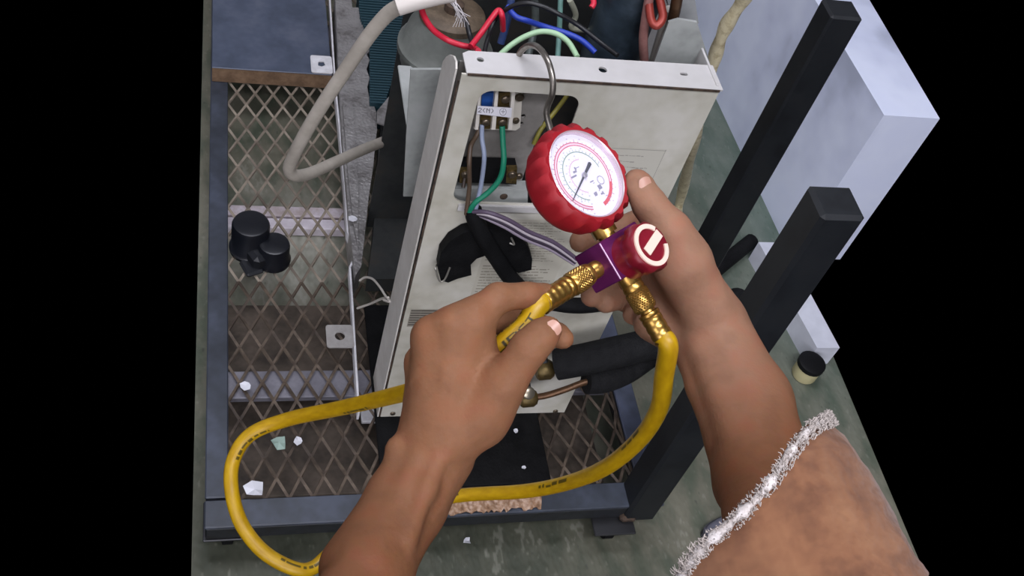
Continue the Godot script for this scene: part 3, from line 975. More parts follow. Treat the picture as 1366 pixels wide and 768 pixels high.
	lm.albedo_texture = ImageTexture.create_from_image(im)
	b = MB.new()
	b.quad(Vector3(0.072, 0.262, 0.0006), Vector3(0.165, 0.262, 0.0006), Vector3(0.165, 0.395, 0.0006), Vector3(0.072, 0.395, 0.0006))
	wpart("caution_label", b, lm, face, "faded label with lines of small print")
	im = Image.create(360, 320, false, Image.FORMAT_RGB8)
	im.fill(c8(200, 196, 183))
	for k in 60:
		im.fill_rect(Rect2i(k * 6, 3, 4, 2), c8(128, 124, 116)); im.fill_rect(Rect2i(355, k * 6, 2, 4), c8(128, 124, 116))
	scribble(im, Rect2i(20, 26, 300, 60), 22, 4, c8(158, 152, 142), 8)
	scribble(im, Rect2i(250, 270, 100, 44), 12, 4, c8(120, 116, 108), 9)
	scribble(im, Rect2i(40, 120, 240, 120), 34, 3, c8(166, 160, 150), 10)
	lm = mat(Color.WHITE, 0.5)
	lm.albedo_texture = ImageTexture.create_from_image(im)
	b = MB.new()
	b.quad(Vector3(0.128, 0.385, 0.0006), Vector3(0.229, 0.385, 0.0006), Vector3(0.229, 0.505, 0.0006), Vector3(0.128, 0.505, 0.0006))
	wpart("rating_label", b, lm, face, "pale label with dashed border beside the gauge")
	im = Image.create(220, 96, false, Image.FORMAT_RGB8)
	im.fill(c8(150, 144, 132))
	for k in 7:
		im.fill_rect(Rect2i(4, 4 + k * 13, 212, 6), c8(78, 72, 64))
		im.fill_rect(Rect2i(60, 4 + k * 13, 2, 6), c8(130, 124, 112))
	lm = mat(Color.WHITE, 0.55)
	lm.albedo_texture = ImageTexture.create_from_image(im)
	b = MB.new()
	b.quad(Vector3(0.0075, 0.205, 0.0006), Vector3(0.052, 0.205, 0.0006), Vector3(0.052, 0.238, 0.0006), Vector3(0.0075, 0.238, 0.0006))
	wpart("warning_label", b, lm, face, "small label of dark ruled lines")
	b = MB.new()
	for q in [[524, 551], [741, 548]]:
		b = MB.new()
		disc(ZP(q[0], q[1], 0.0), 0.0035, 0.002, Z, b)
		wpart("panel_screw", b, M.screw, face)
	b = MB.new()
	b.box(ZP(492, 551, -0.03) + Vector3(0, 0, 0), Vector3(0.022, 0.006, 0.03), 0.001)
	wpart("foot", b, M.white_strip, t)
	# body behind the panel
	b = MB.new()
	at_z(b, [[548, 93], [600, 93], [660, 262], [538, 262], [542, 180]], -0.10, 0.003)
	wpart("partition", b, M.sheet, t, "grey galvanised partition left of the panel")
	b = MB.new()
	b.box(Vector3(0.045, 0.418, -0.155), Vector3(0.115, 0.003, 0.105), 0.001)
	wpart("partition", b, M.sheet, t)
	b = MB.new()
	b.box(Vector3(0.14, 0.28, -0.33), Vector3(0.26, 0.54, 0.004))
	wpart("rear_wall", b, M.charcoal, t)
	b = MB.new()
	b.box(Vector3(0.166, 0.012, -0.17), Vector3(0.174, 0.012, 0.33), 0.002)
	wpart("base_pan", b, M.dark_rail, t)
	b = MB.new()
	b.box(Vector3(W - 0.0015, 0.295, -0.165), Vector3(0.0025, 0.585, 0.32), 0.0005)
	wpart("right_wall", b, M.lip, t)
	b = MB.new()
	at_z(b, [[868, 96], [892, 30], [905, 26], [930, 30], [952, 100]], -0.06, 0.003)
	wpart("inner_bracket", b, M.sheet, t)
	b = MB.new()
	at_z(b, [[886, -20], [924, -20], [932, 31], [925, 36], [902, 33], [892, 10]], -0.10, 0.01)
	wpart("inner_bracket", b, worn([c8(150, 152, 152), c8(168, 170, 170)], 4.0, 0.5, 0.0, 52), t)
	# compressor
	var cc := YP(604, 18, 0.47)
	b = MB.new()
	b.lathe([Vector2(0.05, 0.40), Vector2(0.05, 0.415), Vector2(0.056, 0.417), Vector2(0.056, 0.424), Vector2(0.051, 0.428), Vector2(0.047, 0.447), Vector2(0.0365, 0.462), Vector2(0.036, 0.466), Vector2(0.03, 0.470), Vector2(0, 0.472)], 36, Transform3D(Basis.IDENTITY, Vector3(cc.x, 0, cc.z)))
	var cp := wpart("compressor", b, worn([c8(100, 104, 98), c8(128, 130, 124)], 6.0, 0.5, 0.2, 53), t)
	b = MB.new()
	b.lathe([Vector2(0.0375, 0.464), Vector2(0.0375, 0.471), Vector2(0.034, 0.474), Vector2(0.012, 0.475), Vector2(0.0, 0.475)], 30, Transform3D(Basis.IDENTITY, Vector3(cc.x, 0, cc.z)))
	wpart("compressor_cap", b, worn([c8(72, 60, 46), c8(108, 92, 74)], 12.0, 0.6, 0.1, 54), cp)
	b = MB.new()
	b.lathe([Vector2(0.011, 0.474), Vector2(0.011, 0.484), Vector2(0.007, 0.487), Vector2(0, 0.487)], 18, Transform3D(Basis.IDENTITY, Vector3(cc.x, 0, cc.z)))
	wpart("terminal_post", b, M.rust, cp)
	# accumulator: dark teal cylinder
	var ac := YP(822, 50, 0.55)
	b = MB.new()
	b.lathe([Vector2(0.0, 0.48), Vector2(0.018, 0.49), Vector2(0.029, 0.51), Vector2(0.031, 0.53), Vector2(0.031, 0.72), Vector2(0.026, 0.74), Vector2(0, 0.75)], 32, Transform3D(Basis.IDENTITY, Vector3(ac.x, 0, ac.z)))
	wpart("accumulator", b, worn([c8(36, 46, 54), c8(50, 62, 72), c8(70, 82, 94)], 6.0, 0.4, 0.3, 55), t, "dark blue-grey accumulator cylinder")
	# copper pipes
	wire("copper_pipe", [[906, -16, 0.98], [899, 20, 1.02], [890, 52, 1.05], [879, 88, 1.08]], 0.0056, M.copper, t, "brown copper pipe")
	wire("copper_pipe", [[876, -16, 1.0], [882, 8, 1.0], [884, 24, 1.0], [876, 34, 1.0], [868, 24, 1.0], [864, -16, 1.0]], 0.0042, worn([c8(120, 40, 34), c8(160, 66, 54)], 12.0, 0.4, 0.3, 56), t, "reddish U-bend pipe")
	wire("copper_pipe", [[868, -14, 0.99], [862, 20, 1.01], [858, 52, 1.03], [860, 88, 1.06]], 0.0046, worn([c8(150, 100, 96), c8(176, 130, 122)], 12.0, 0.4, 0.3, 57), t)
	wire("pipe_sleeve", [[893, 12, 1.03], [883, 45, 1.06], [870, 88, 1.09]], 0.005, mat(c8(206, 200, 190), 0.7), t, "white pipe sleeve")
	wire("copper_pipe", [[712, -10, 1.1], [714, 30, 1.12], [704, 78, 1.12]], 0.004, worn([c8(70, 76, 74), c8(100, 108, 104)], 12.0, 0.5, 0.3, 58), t)
	# loose wires above the lip
	for q in [[[[561, 6, 1.0], [566, 22, 1.01], [578, 40, 1.02], [596, 53, 1.03], [614, 60, 1.03], [632, 64, 1.03], [638, 68, 1.0]], 0.0030, c8(206, 38, 62), "red wire"], [[[628, 62, 1.02], [642, 44, 1.03], [656, 24, 1.03], [665, 14, 1.03], [670, 22, 1.03], [671, 40, 1.05]], 0.0030, c8(206, 38, 62), "red wire"], [[[604, 4, 1.02], [613, 14, 1.03], [622, 30, 1.04], [627, 48, 1.04], [632, 62, 1.03]], 0.0026, c8(26, 26, 28), "black wire"], [[[646, 72, 1.03], [650, 54, 1.04], [660, 28, 1.05], [676, 12, 1.03], [700, 4, 1.02], [722, 8, 1.02], [744, 18, 1.02], [772, 34, 1.03], [800, 56, 1.03], [824, 74, 1.02]], 0.0024, c8(26, 26, 28), "black wire"], [[[676, 8, 1.04], [688, 22, 1.04], [704, 28, 1.04], [728, 36, 1.03], [754, 44, 1.03], [776, 54, 1.03], [794, 70, 1.03]], 0.0030, c8(34, 62, 168), "blue wire"], [[[664, 76, 0.99], [682, 60, 1.0], [702, 48, 1.0], [722, 42, 1.0], [742, 45, 1.0], [758, 56, 1.0], [770, 76, 0.99]], 0.0028, c8(164, 198, 158), "pale green wire"], [[[748, -8, 1.06], [747, 20, 1.07], [746, 44, 1.08], [744, 76, 1.08]], 0.0028, c8(110, 150, 140), "grey-green wire"], [[[790, -8, 1.03], [792, 4, 1.03], [789, 10, 1.03]], 0.0030, c8(206, 38, 62), "red wire"], [[[682, 0, 1.06], [676, 30, 1.07], [668, 58, 1.08]], 0.004, c8(48, 66, 110), "dark blue wire"], [[[760, 0, 1.05], [768, 20, 1.07], [762, 36, 1.08], [780, 40, 1.09]], 0.003, c8(150, 150, 132), "pale wire"]]:
		wire("wire", q[0], q[1], mat(q[2], 0.42), t, q[3])
	# service valves and their flare nuts
	for q in [[727, 493, 0.036, 0.0125], [705, 531, 0.036, 0.0115]]:
		b = MB.new()
		var c := ZP(q[0], q[1], q[2])
		var ax := Basis(Vector3(0, 0, 1), -PI / 2 + 0.12)
		b.lathe([Vector2(0.0, -0.011), Vector2(q[3] * 0.8, -0.011), Vector2(q[3], -0.008), Vector2(q[3], 0.006), Vector2(q[3] * 0.7, 0.011), Vector2(0, 0.011)], 6, Transform3D(ax, c))
		var nut := wpart("flare_nut", b, M.old_brass, t, "tarnished brass flare nut")
		b = MB.new()
		b.box(c + Vector3(-0.006, 0.002, -0.019), Vector3(0.017, 0.024, 0.036), 0.003)
		wpart("valve_body", b, M.dark_rail, nut)
	b = MB.new()
	disc(ZP(705, 524, 0.046), 0.008, 0.004, Vector3(0.1, 0.7, 0.7), b)
	wpart("valve_cap", b, mat(c8(176, 166, 146), 0.3, 0.8), t)

# insulated lines, the hook over the lip and the stiff pale cable
func pipes() -> void:
	var b := MB.new()
	var l := spline([ZP(742, 486, 0.036), ZP(775, 480, 0.04), ZP(815, 471, 0.04), ZP(858, 461, 0.03), U(900, 448, 1.31), U(950, 425, 1.36), U(985, 402, 1.42)], 6)
	b.tube(l, 0.0195, 18)
	var t := wone("insulated_pipe", b, M.foam, "upper thick black foam insulated pipe running right from the valve", "pipe", "black insulated pipes")
	b = MB.new()
	l = spline([ZP(782, 508, 0.03), ZP(806, 506, 0.028), ZP(836, 494, 0.02), ZP(868, 472, 0.006), U(900, 455, 1.40), U(945, 436, 1.45)], 6)
	b.tube(l, 0.017, 18)
	wone("insulated_pipe", b, M.foam, "lower black foam insulated pipe ending at the bare copper", "pipe", "black insulated pipes")
	b = MB.new()
	b.tube(spline([ZP(712, 530, 0.036), ZP(730, 527, 0.038), ZP(755, 519, 0.036), ZP(776, 511, 0.032), ZP(792, 507, 0.03)], 6), 0.0042, 10)
	wone("copper_line", b, M.copper, "thin bare copper line from the lower brass nut", "pipe")
	b = MB.new()
	var hk := [U(690, 78, 0.975), U(697, 66, 0.962), U(708, 60, 0.95), U(720, 65, 0.935), U(731, 82, 0.925), U(737, 104, 0.925), U(737, 124, 0.93), U(731, 140, 0.94), U(729, 152, 0.945), U(733, 168, 0.95), U(740, 190, 0.955)]
	b.tube(spline(hk, 8), 0.0029, 12)
	wone("steel_hook", b, M.steel, "bent bare steel hook hanging over the top lip", "hook")
	# pale stiff cable
	var c := wthing("power_cable", "thick pale grey cable bent in a V over the mesh shelf", "cable", U(400, 230, 1.2))
	b = MB.new()
	var cp := path([[540, 6, 0.965], [518, 18, 0.985], [492, 48, 1.01], [462, 92, 1.05], [430, 140, 1.09], [405, 182, 1.13], [390, 212, 1.17], [386, 226, 1.19], [394, 234, 1.21], [414, 231, 1.25], [446, 217, 1.31], [486, 199, 1.40], [532, 181, 1.50]], 8)
	b.tube(cp, 0.0073, 16)
	wpart("jacket", b, M.pvc, c)
	b = MB.new()
	b.tube(path([[530, 9, 0.966], [552, 2, 0.966], [584, -6, 0.968], [604, -10, 0.97]], 6), 0.0088, 16)
	wpart("taped_end", b, mat(c8(208, 200, 192), 0.6), c, "white taped end")
	b = MB.new()
	for k in 12:
		var a := U(592 + rng.randf() * 16, -6, 0.972)
		b.tube(spline([a, U(604 + rng.randf() * 14, 8 + rng.randf() * 8, 0.975), U(606 + rng.randf() * 24, 20 + rng.randf() * 14, 0.985)], 3), 0.0004, 4)
	for k in 5:
		b.tube(spline([U(608 + k, 18, 0.985), U(610 + k * 2, 24, 0.985), U(604 + k * 4, 36, 0.99)], 3), 0.0004, 4)
	tag(wpart("frayed_strands", b, mat(c8(206, 200, 200), 0.7), c), "", "", "", "stuff")
	b = MB.new()
	b.tube(path([[532, 181, 1.50], [536, 179, 1.505]], 2), 0.0045, 10)
	wpart("wire_end", b, mat(c8(150, 140, 120), 0.6), c)

# ---------------------------------------------------------------- gauge manifold: local x right, y up the dial, z out of the dial
const NV := Vector3(0.562, -0.333, -0.757)            # directions in sight space: right, down, away
const DV := Vector3(0.51, 0.86, 0.0)
func sight(v: Vector3) -> Vector3:
	return RIGHT * v.x - UP * v.y + FWD * v.z
func frame() -> Transform3D:
	var z := sight(NV).normalized()
	var y := -sight(DV).normalized()
	var x := y.cross(z).normalized()
	y = z.cross(x).normalized()
	return Transform3D(Basis(x, y, z), U(821, 343, 0.683))

func manifold() -> void:
	var tr := frame()
	var t := Node3D.new()
	t.name = numbered("pressure_gauge")
	add_child(t)
	t.transform = tr
	tag(t, "red rubber-booted pressure gauge on a purple valve block held in the hands", "gauge")
	var zup := Basis(Vector3(1, 0, 0), Vector3(0, 0, 1), Vector3(0, -1, 0))       # lathe axis along z
	var gy := 0.0555
	var gz := 0.0155
	var G := Transform3D(zup, Vector3(0, gy, gz))
	# boot
	var b := MB.new()
	var lob := func(a: float, i: int) -> float:
		var s := sin(a * 18.0)
		var k := clampf(s * 5.0, -1.0, 1.0)
		return 1.0 + (0.046 if i in [5, 6] else (0.028 if i in [4, 7] else (0.006 if i == 3 else 0.0))) * k
	b.lathe([Vector2(0.0, -0.028), Vector2(0.024, -0.028), Vector2(0.0305, -0.025), Vector2(0.0340, -0.019), Vector2(0.0350, -0.011), Vector2(0.0354, -0.006), Vector2(0.0350, -0.001), Vector2(0.0328, 0.0018), Vector2(0.0304, 0.0014), Vector2(0.0300, -0.002)], 180, G, lob)
	part("rubber_boot", b, M.red, t, "ribbed red rubber boot")
	b = MB.new()
	b.lathe([Vector2(0.0308, -0.004), Vector2(0.0308, 0.001), Vector2(0.0300, 0.0016), Vector2(0.0292, 0.0008), Vector2(0.0290, -0.0035)], 64, G)
	part("bezel", b, mat(c8(214, 196, 204), 0.25, 0.5), t, "pale bezel ring")
	# printed dial
	var n := 560
	var im := Image.create(n, n, false, Image.FORMAT_RGB8)
	for y in n:
		for x in n:
			var p := Vector2(x - n / 2.0 + 0.5, n / 2.0 - y - 0.5) / (n / 2.0)
			var r := p.length()
			var a := fposmod(rad_to_deg(atan2(p.y, p.x)), 360.0)          # 0 at right, ccw
			var up := fposmod(270.0 - a, 360.0)                            # clockwise from straight down
			var c := c8(226, 222, 238)
			if up > 20 and up < 352:
				if (absf(r - 0.80) < 0.012 or absf(r - 0.735) < 0.012): c = c8(196, 84, 108)
				elif r > 0.748 and r < 0.788: c = c8(226, 196, 210)
				if up > 300 and r > 0.735 and r < 0.80: c = c8(204, 70, 84)
				var q := fposmod(up, 8.0)
				if r > 0.80 and r < (0.88 if fposmod(up, 40.0) < 8.0 else 0.84) and q < 1.1: c = c8(176, 110, 134)
			if up > 22 and up < 268 and absf(r - 0.575) < 0.012: c = c8(120, 148, 126)
			if up > 22 and up < 268 and r > 0.575 and r < 0.64 and fposmod(up, 9.0) < 1.2: c = c8(140, 160, 146)
			if up > 20 and up < 200 and absf(r - 0.39) < 0.010: c = c8(202, 160, 182)
			if up > 20 and up < 200 and r > 0.39 and r < 0.44 and fposmod(up, 11.0) < 1.4: c = c8(206, 170, 190)
			im.set_pixel(x, y, c)
	var g := RandomNumberGenerator.new()
	g.seed = 4
	for k in 14:                                           # numerals too small to read
		var a := deg_to_rad(250.0 - k * 24.0)
		for rr in [0.90, 0.67, 0.48]:
			if rr < 0.6 and k > 7: continue
			if rr == 0.67 and k > 10: continue
			var c := Vector2(n / 2.0 + cos(a) * rr * n / 2.0, n / 2.0 - sin(a) * rr * n / 2.0)
			for j in 2: im.fill_rect(Rect2i(int(c.x) - 6 + j * 7, int(c.y) - 4, 4, 8), c8(168, 140, 160) if rr == 0.9 else c8(150, 150, 160))
	for q in [[176, 250, 52, 12], [214, 226, 34, 14], [240, 206, 14, 22], [300, 330, 34, 8], [300, 330, 22, 4], [318, 346, 16, 4], [290, 400, 16, 18], [330, 402, 10, 6], [346, 418, 16, 5], [352, 436, 12, 4], [360, 452, 18, 4], [372, 472, 22, 4], [250, 214, 36, 5], [338, 372, 34, 30], [276, 402, 26, 24], [330, 424, 30, 12]]:
		im.fill_rect(Rect2i(q[0], q[1], q[2], q[3]), c8(132, 128, 150))
	for a in 120:                                          # ring mark low on the right of the dial
		for w in 7:
			im.set_pixel(int(394 + (24 + w) * cos(TAU * a / 120)), int(352 + (24 + w) * sin(TAU * a / 120)), c8(120, 112, 130))
	var dm := mat(Color.WHITE, 0.5)
	dm.albedo_texture = ImageTexture.create_from_image(im)
	b = MB.new()
	var ce := b.vert(Vector3(0, gy, gz - 0.003), Vector3(0, 0, 1), Vector2(0.5, 0.5))
	for k in 65:
		var a := TAU * k / 64
		b.vert(Vector3(0.0292 * cos(a), gy + 0.0292 * sin(a), gz - 0.003), Vector3(0, 0, 1), Vector2(0.5 + 0.5 * cos(a), 0.5 - 0.5 * sin(a)))
	for k in 64: b.tri_i(ce, ce + 1 + k, ce + 2 + k)
	part("dial", b, dm, t, "white dial with red, green and pink scales")
	# needle
	b = MB.new()
	var dir := Vector3(-0.89, -0.455, 0).normalized()
	var hub := Vector3(0, gy, gz - 0.0020)
	var sd := Vector3(-dir.y, dir.x, 0)
	var poly := PackedVector2Array()
	for q in [[-0.0085, 0.0011], [-0.0115, 0.0013], [-0.0125, 0.0], [-0.0115, -0.0013], [-0.0085, -0.0011], [0.0, -0.0007], [0.0235, -0.0002], [0.0235, 0.0002], [0.0, 0.0007]]:
		var w: Vector3 = hub + dir * q[0] + sd * q[1]
		poly.append(Vector2(w.x, w.y))
	b.prism(poly, 0.0005, Transform3D(Basis.IDENTITY, Vector3(0, 0, hub.z)))
	part("needle", b, mat(c8(44, 44, 60), 0.5), t, "dark needle resting near zero")
	b = MB.new()
	disc(hub, 0.0019, 0.0013, Vector3(0, 0, 1), b)
	part("needle_hub", b, mat(c8(168, 164, 176), 0.3, 0.5), t)
	b = MB.new()
	b.lathe([Vector2(0.0291, 0.0), Vector2(0.0291, 0.0006), Vector2(0.02, 0.0010), Vector2(0, 0.0013)], 48, Transform3D(zup, Vector3(0, gy, gz - 0.0004)))
	var gm := mat(Color(1, 1, 1, 0.06), 0.05)
	gm.transparency = BaseMaterial3D.TRANSPARENCY_ALPHA
	part("glass", b, gm, t, "clear gauge glass")
	# stem
	b = MB.new()
	b.lathe([Vector2(0.006, 0.011), Vector2(0.006, 0.018), Vector2(0.0045, 0.019), Vector2(0.0045, 0.03)], 20, Transform3D(Basis.IDENTITY, Vector3(0, 0, 0.003)))
	b.lathe([Vector2(0.0085, 0.0155), Vector2(0.0085, 0.022), Vector2(0.0, 0.022)], 6, Transform3D(Basis.IDENTITY, Vector3(0, 0, 0.003)))
	part("stem", b, M.brass, t, "brass gauge stem")
	# valve block, purple
	var purple := worn([c8(92, 30, 84), c8(112, 40, 98)], 16.0, 0.32, 0.45, 61)
	b = MB.new()
	b.box(Vector3(0, 0, 0), Vector3(0.040, 0.0275, 0.0265), 0.0009)
	part("valve_block", b, purple, t, "anodised purple valve block")
	b = MB.new()
	b.box(Vector3(-0.0197, 0.0, 0.0131), Vector3(0.0009, 0.0262, 0.0009), 0.0003, Basis(Vector3(0, 0, 1), 0.0))  # painted highlight along the front left edge of the block
	part("edge_highlight", b, mat(c8(214, 180, 210), 0.3, 0.4), t, "bright highlight painted along the edge")
	# knob
	var knobm := worn([c8(112, 18, 34), c8(134, 26, 42)], 14.0, 0.35, 0.1, 62)
	b = MB.new()
	var kn := func(a: float, i: int) -> float:
		return 1.0 + (0.045 * clampf(sin(a * 8.0) * 2.0, -1.0, 1.0) if i in [4, 5, 6] else 0.0)
	var ko := Vector3(-0.003, -0.0042, 0.0)
	var KT := Transform3D(zup, ko + Vector3(0, 0, 0.0125))
	b.lathe([Vector2(0.0145, 0.0), Vector2(0.0145, 0.004), Vector2(0.0142, 0.008), Vector2(0.0147, 0.011), Vector2(0.0160, 0.013), Vector2(0.0162, 0.018), Vector2(0.0159, 0.0205), Vector2(0.0148, 0.0217), Vector2(0.0, 0.0220)], 96, KT, kn)
	var kb := part("knob", b, knobm, t, "dark red valve knob")
	b = MB.new()
	var ringp := PackedVector2Array()
	var a0 := deg_to_rad(36.0); var a1 := deg_to_rad(341.0)
	for k in 49:
		var a := lerpf(a0, a1, k / 48.0)
		ringp.append(Vector2(0.0140 * cos(a), 0.0140 * sin(a)))
	for k in 49:
		var a := lerpf(a1, a0, k / 48.0)
		ringp.append(Vector2(0.0110 * cos(a), 0.0110 * sin(a)))
	var white := mat(c8(236, 206, 188), 0.5)
	b.prism(ringp, 0.0012, Transform3D(Basis.IDENTITY, ko + Vector3(0, 0, 0.0125 + 0.0228)))
	part("knob_ring", b, white, kb, "cream open ring mark")
	b = MB.new()
	b.box(ko + Vector3(0.0026, 0.0008, 0.0125 + 0.0224), Vector3(0.0200, 0.0062, 0.0012), 0.0003, Basis(Vector3(0, 0, 1), deg_to_rad(17.4)))
	part("knob_bar", b, white, kb, "cream slanted bar mark")
	# ports
	b = MB.new()
	b.lathe([Vector2(0.0058, 0.0), Vector2(0.0058, 0.006), Vector2(0.0046, 0.0075), Vector2(0.0046, 0.012)], 20, Transform3D(Basis(Vector3(0, 0, 1), Vector3(-1, 0, 0), Vector3(0, -1, 0)), Vector3(-0.0195, 0, 0)))
	part("port", b, M.brass, t, "brass side port")
	b = MB.new()
	b.lathe([Vector2(0.0078, 0.0), Vector2(0.0078, 0.0065), Vector2(0.0066, 0.008), Vector2(0.0, 0.008)], 6, Transform3D(Basis(Vector3(1, 0, 0), Vector3(0, -1, 0), Vector3(0, 0, -1)), Vector3(0, -0.0135, 0)))
	part("port", b, M.brass, t, "brass hexagonal bottom port")

# a hose end: knurled nut, collar, ferrule; built from o along d
func coupling(o: Vector3, d: Vector3, parent: Node3D, len: float) -> void:
	var y := d.normalized()
	var x := y.cross(Vector3(0.3, 0.2, 0.9)).normalized()
	var tr := Transform3D(Basis(x, y, x.cross(y)), o)
	var b := MB.new()
	b.lathe([Vector2(0.005, -0.002), Vector2(0.0070, -0.001), Vector2(0.0076, 0.002), Vector2(0.0070, 0.0035)], 24, tr)
	b.lathe([Vector2(0.0066, 0.0030), Vector2(0.0076, 0.004), Vector2(0.0076, 0.017), Vector2(0.0066, 0.0185), Vector2(0.004, 0.0185)], 36, tr)
	# knurl: small raised pips round the nut
	for r in 9:
		for k in 26:
			var a := TAU * (k + 0.5 * (r % 2)) / 26
			var rd := Vector3(cos(a), 0, -sin(a))
			var c := tr * (rd * 0.0076 + Vector3(0, 0.0052 + r * 0.00135, 0))
			var nn := tr.basis * rd
			var u := y.cross(nn).normalized()
			var p := c + nn * 0.00045
			var e := 0.0008
			b.tri(p, c + u * e, c + y * e); b.tri(p, c + y * e, c - u * e); b.tri(p, c - u * e, c - y * e); b.tri(p, c - y * e, c + u * e)
	wpart("coupling_nut", b, M.brass, parent, "knurled brass coupling nut")
	b = MB.new()
	var prof := [Vector2(0.0052, 0.0185), Vector2(0.0052, 0.020), Vector2(0.0072, 0.0205), Vector2(0.0074, 0.0225), Vector2(0.0066, 0.0235)]
	var h := 0.0235
	while h < len - 0.003:
		prof.append(Vector2(0.0071, h + 0.0008)); prof.append(Vector2(0.0072, h + 0.0035)); prof.append(Vector2(0.0066, h + 0.0046))
		h += 0.0055
	prof.append(Vector2(0.0074, len)); prof.append(Vector2(0.0066, len + 0.0008))
	b.lathe(prof, 28, tr)
	wpart("ferrule", b, M.brass, parent, "crimped brass ferrule")

func hose() -> void:
	var tr := frame()
	var t := wthing("hose", "yellow refrigerant hose with brass ends looping from the gauge through the hand", "hose", U(600, 663, 1.05))
	var oa := tr * Vector3(-0.030, 0, 0)
	var da := -tr.basis.x
	var ob := tr * Vector3(0, -0.0215, 0)
	var db := -tr.basis.y
	coupling(oa, da, t, 0.046)
	coupling(ob, db, t, 0.041)
	var pts := [ob + db * 0.038, ob + db * 0.046]
	for q in [[886, 500, 0.708], [879, 545, 0.747], [853, 586, 0.80], [810, 622, 0.86], [760, 643, 0.93], [700, 655, 0.99], [600, 663, 1.05], [520, 690, 1.05], [448, 733, 1.0], [418, 757, 0.985], [392, 758, 0.975], [352, 736, 0.97], [322, 698, 0.97], [309, 652, 0.97], [312, 612, 0.98], [335, 579, 0.98], [385, 559, 0.97], [460, 543, 0.91], [543, 523, 0.80], [600, 505, 0.684], [640, 487, 0.648], [668, 462, 0.630], [700, 434, 0.630]]:
		pts.append(U(q[0], q[1], q[2]))
	pts.append(oa + da * 0.050)
	pts.append(oa + da * 0.043)
	var l := spline(pts, 10)
	# hose length for the print
	var total := 0.0
	for i in l.size() - 1: total += l[i].distance_to(l[i + 1])
	var W2 := 2048
	var im := Image.create(W2, 64, false, Image.FORMAT_RGB8)
	var nz := noise(71, 0.03, 4)
	for x in W2:
		for y in 64:
			var k := nz.get_noise_2d(x, y * 3.0) * 0.5 + 0.5
			im.set_pixel(x, y, c8(164, 124, 6).lerp(c8(200, 160, 16), k))
	var ink := c8(54, 46, 12)
	var row := 0
	for k in 7:                                            # worn print round the loop
		row = int(W2 * (0.10 + 0.125 * k))
		scribble(im, Rect2i(row, 6, 90, 6), 20, 5, ink.lerp(c8(190, 150, 16), 0.25), 80 + k)
		scribble(im, Rect2i(row, 38, 90, 6), 20, 5, ink.lerp(c8(190, 150, 16), 0.25), 90 + k)
	for yy in [2, 18, 34, 50]:
		stamp(im, "4000", int(W2 * 0.928), yy, 1, ink, 2)
		stamp(im, "BURST", int(W2 * 0.962), yy, 1, ink, 2)
	var m := mat(Color.WHITE, 0.42)
	m.albedo_texture = ImageTexture.create_from_image(im)
	var b := MB.new()
	b.tube(l, 0.0067, 20, true, 1.0 / total)
	wpart("tube", b, m, t, "yellow rubber tube with worn black print")

# ---------------------------------------------------------------- the person: two forearms and hands
# bones are [x, y, distance, radius in photo pixels] pairs
var gd: PackedFloat32Array
var nearer := 0.0
func cap(b: Array) -> Array:
	return [U(b[0], b[1], b[2] + nearer), b[3] * (b[2] + nearer) / F]
func bones_of(chain: Array) -> Array:
	var o := []
	for i in chain.size() - 1:
		var p := cap(chain[i]); var q := cap(chain[i + 1])
		o.append([p[0], q[0], p[1], q[1]])
	return o

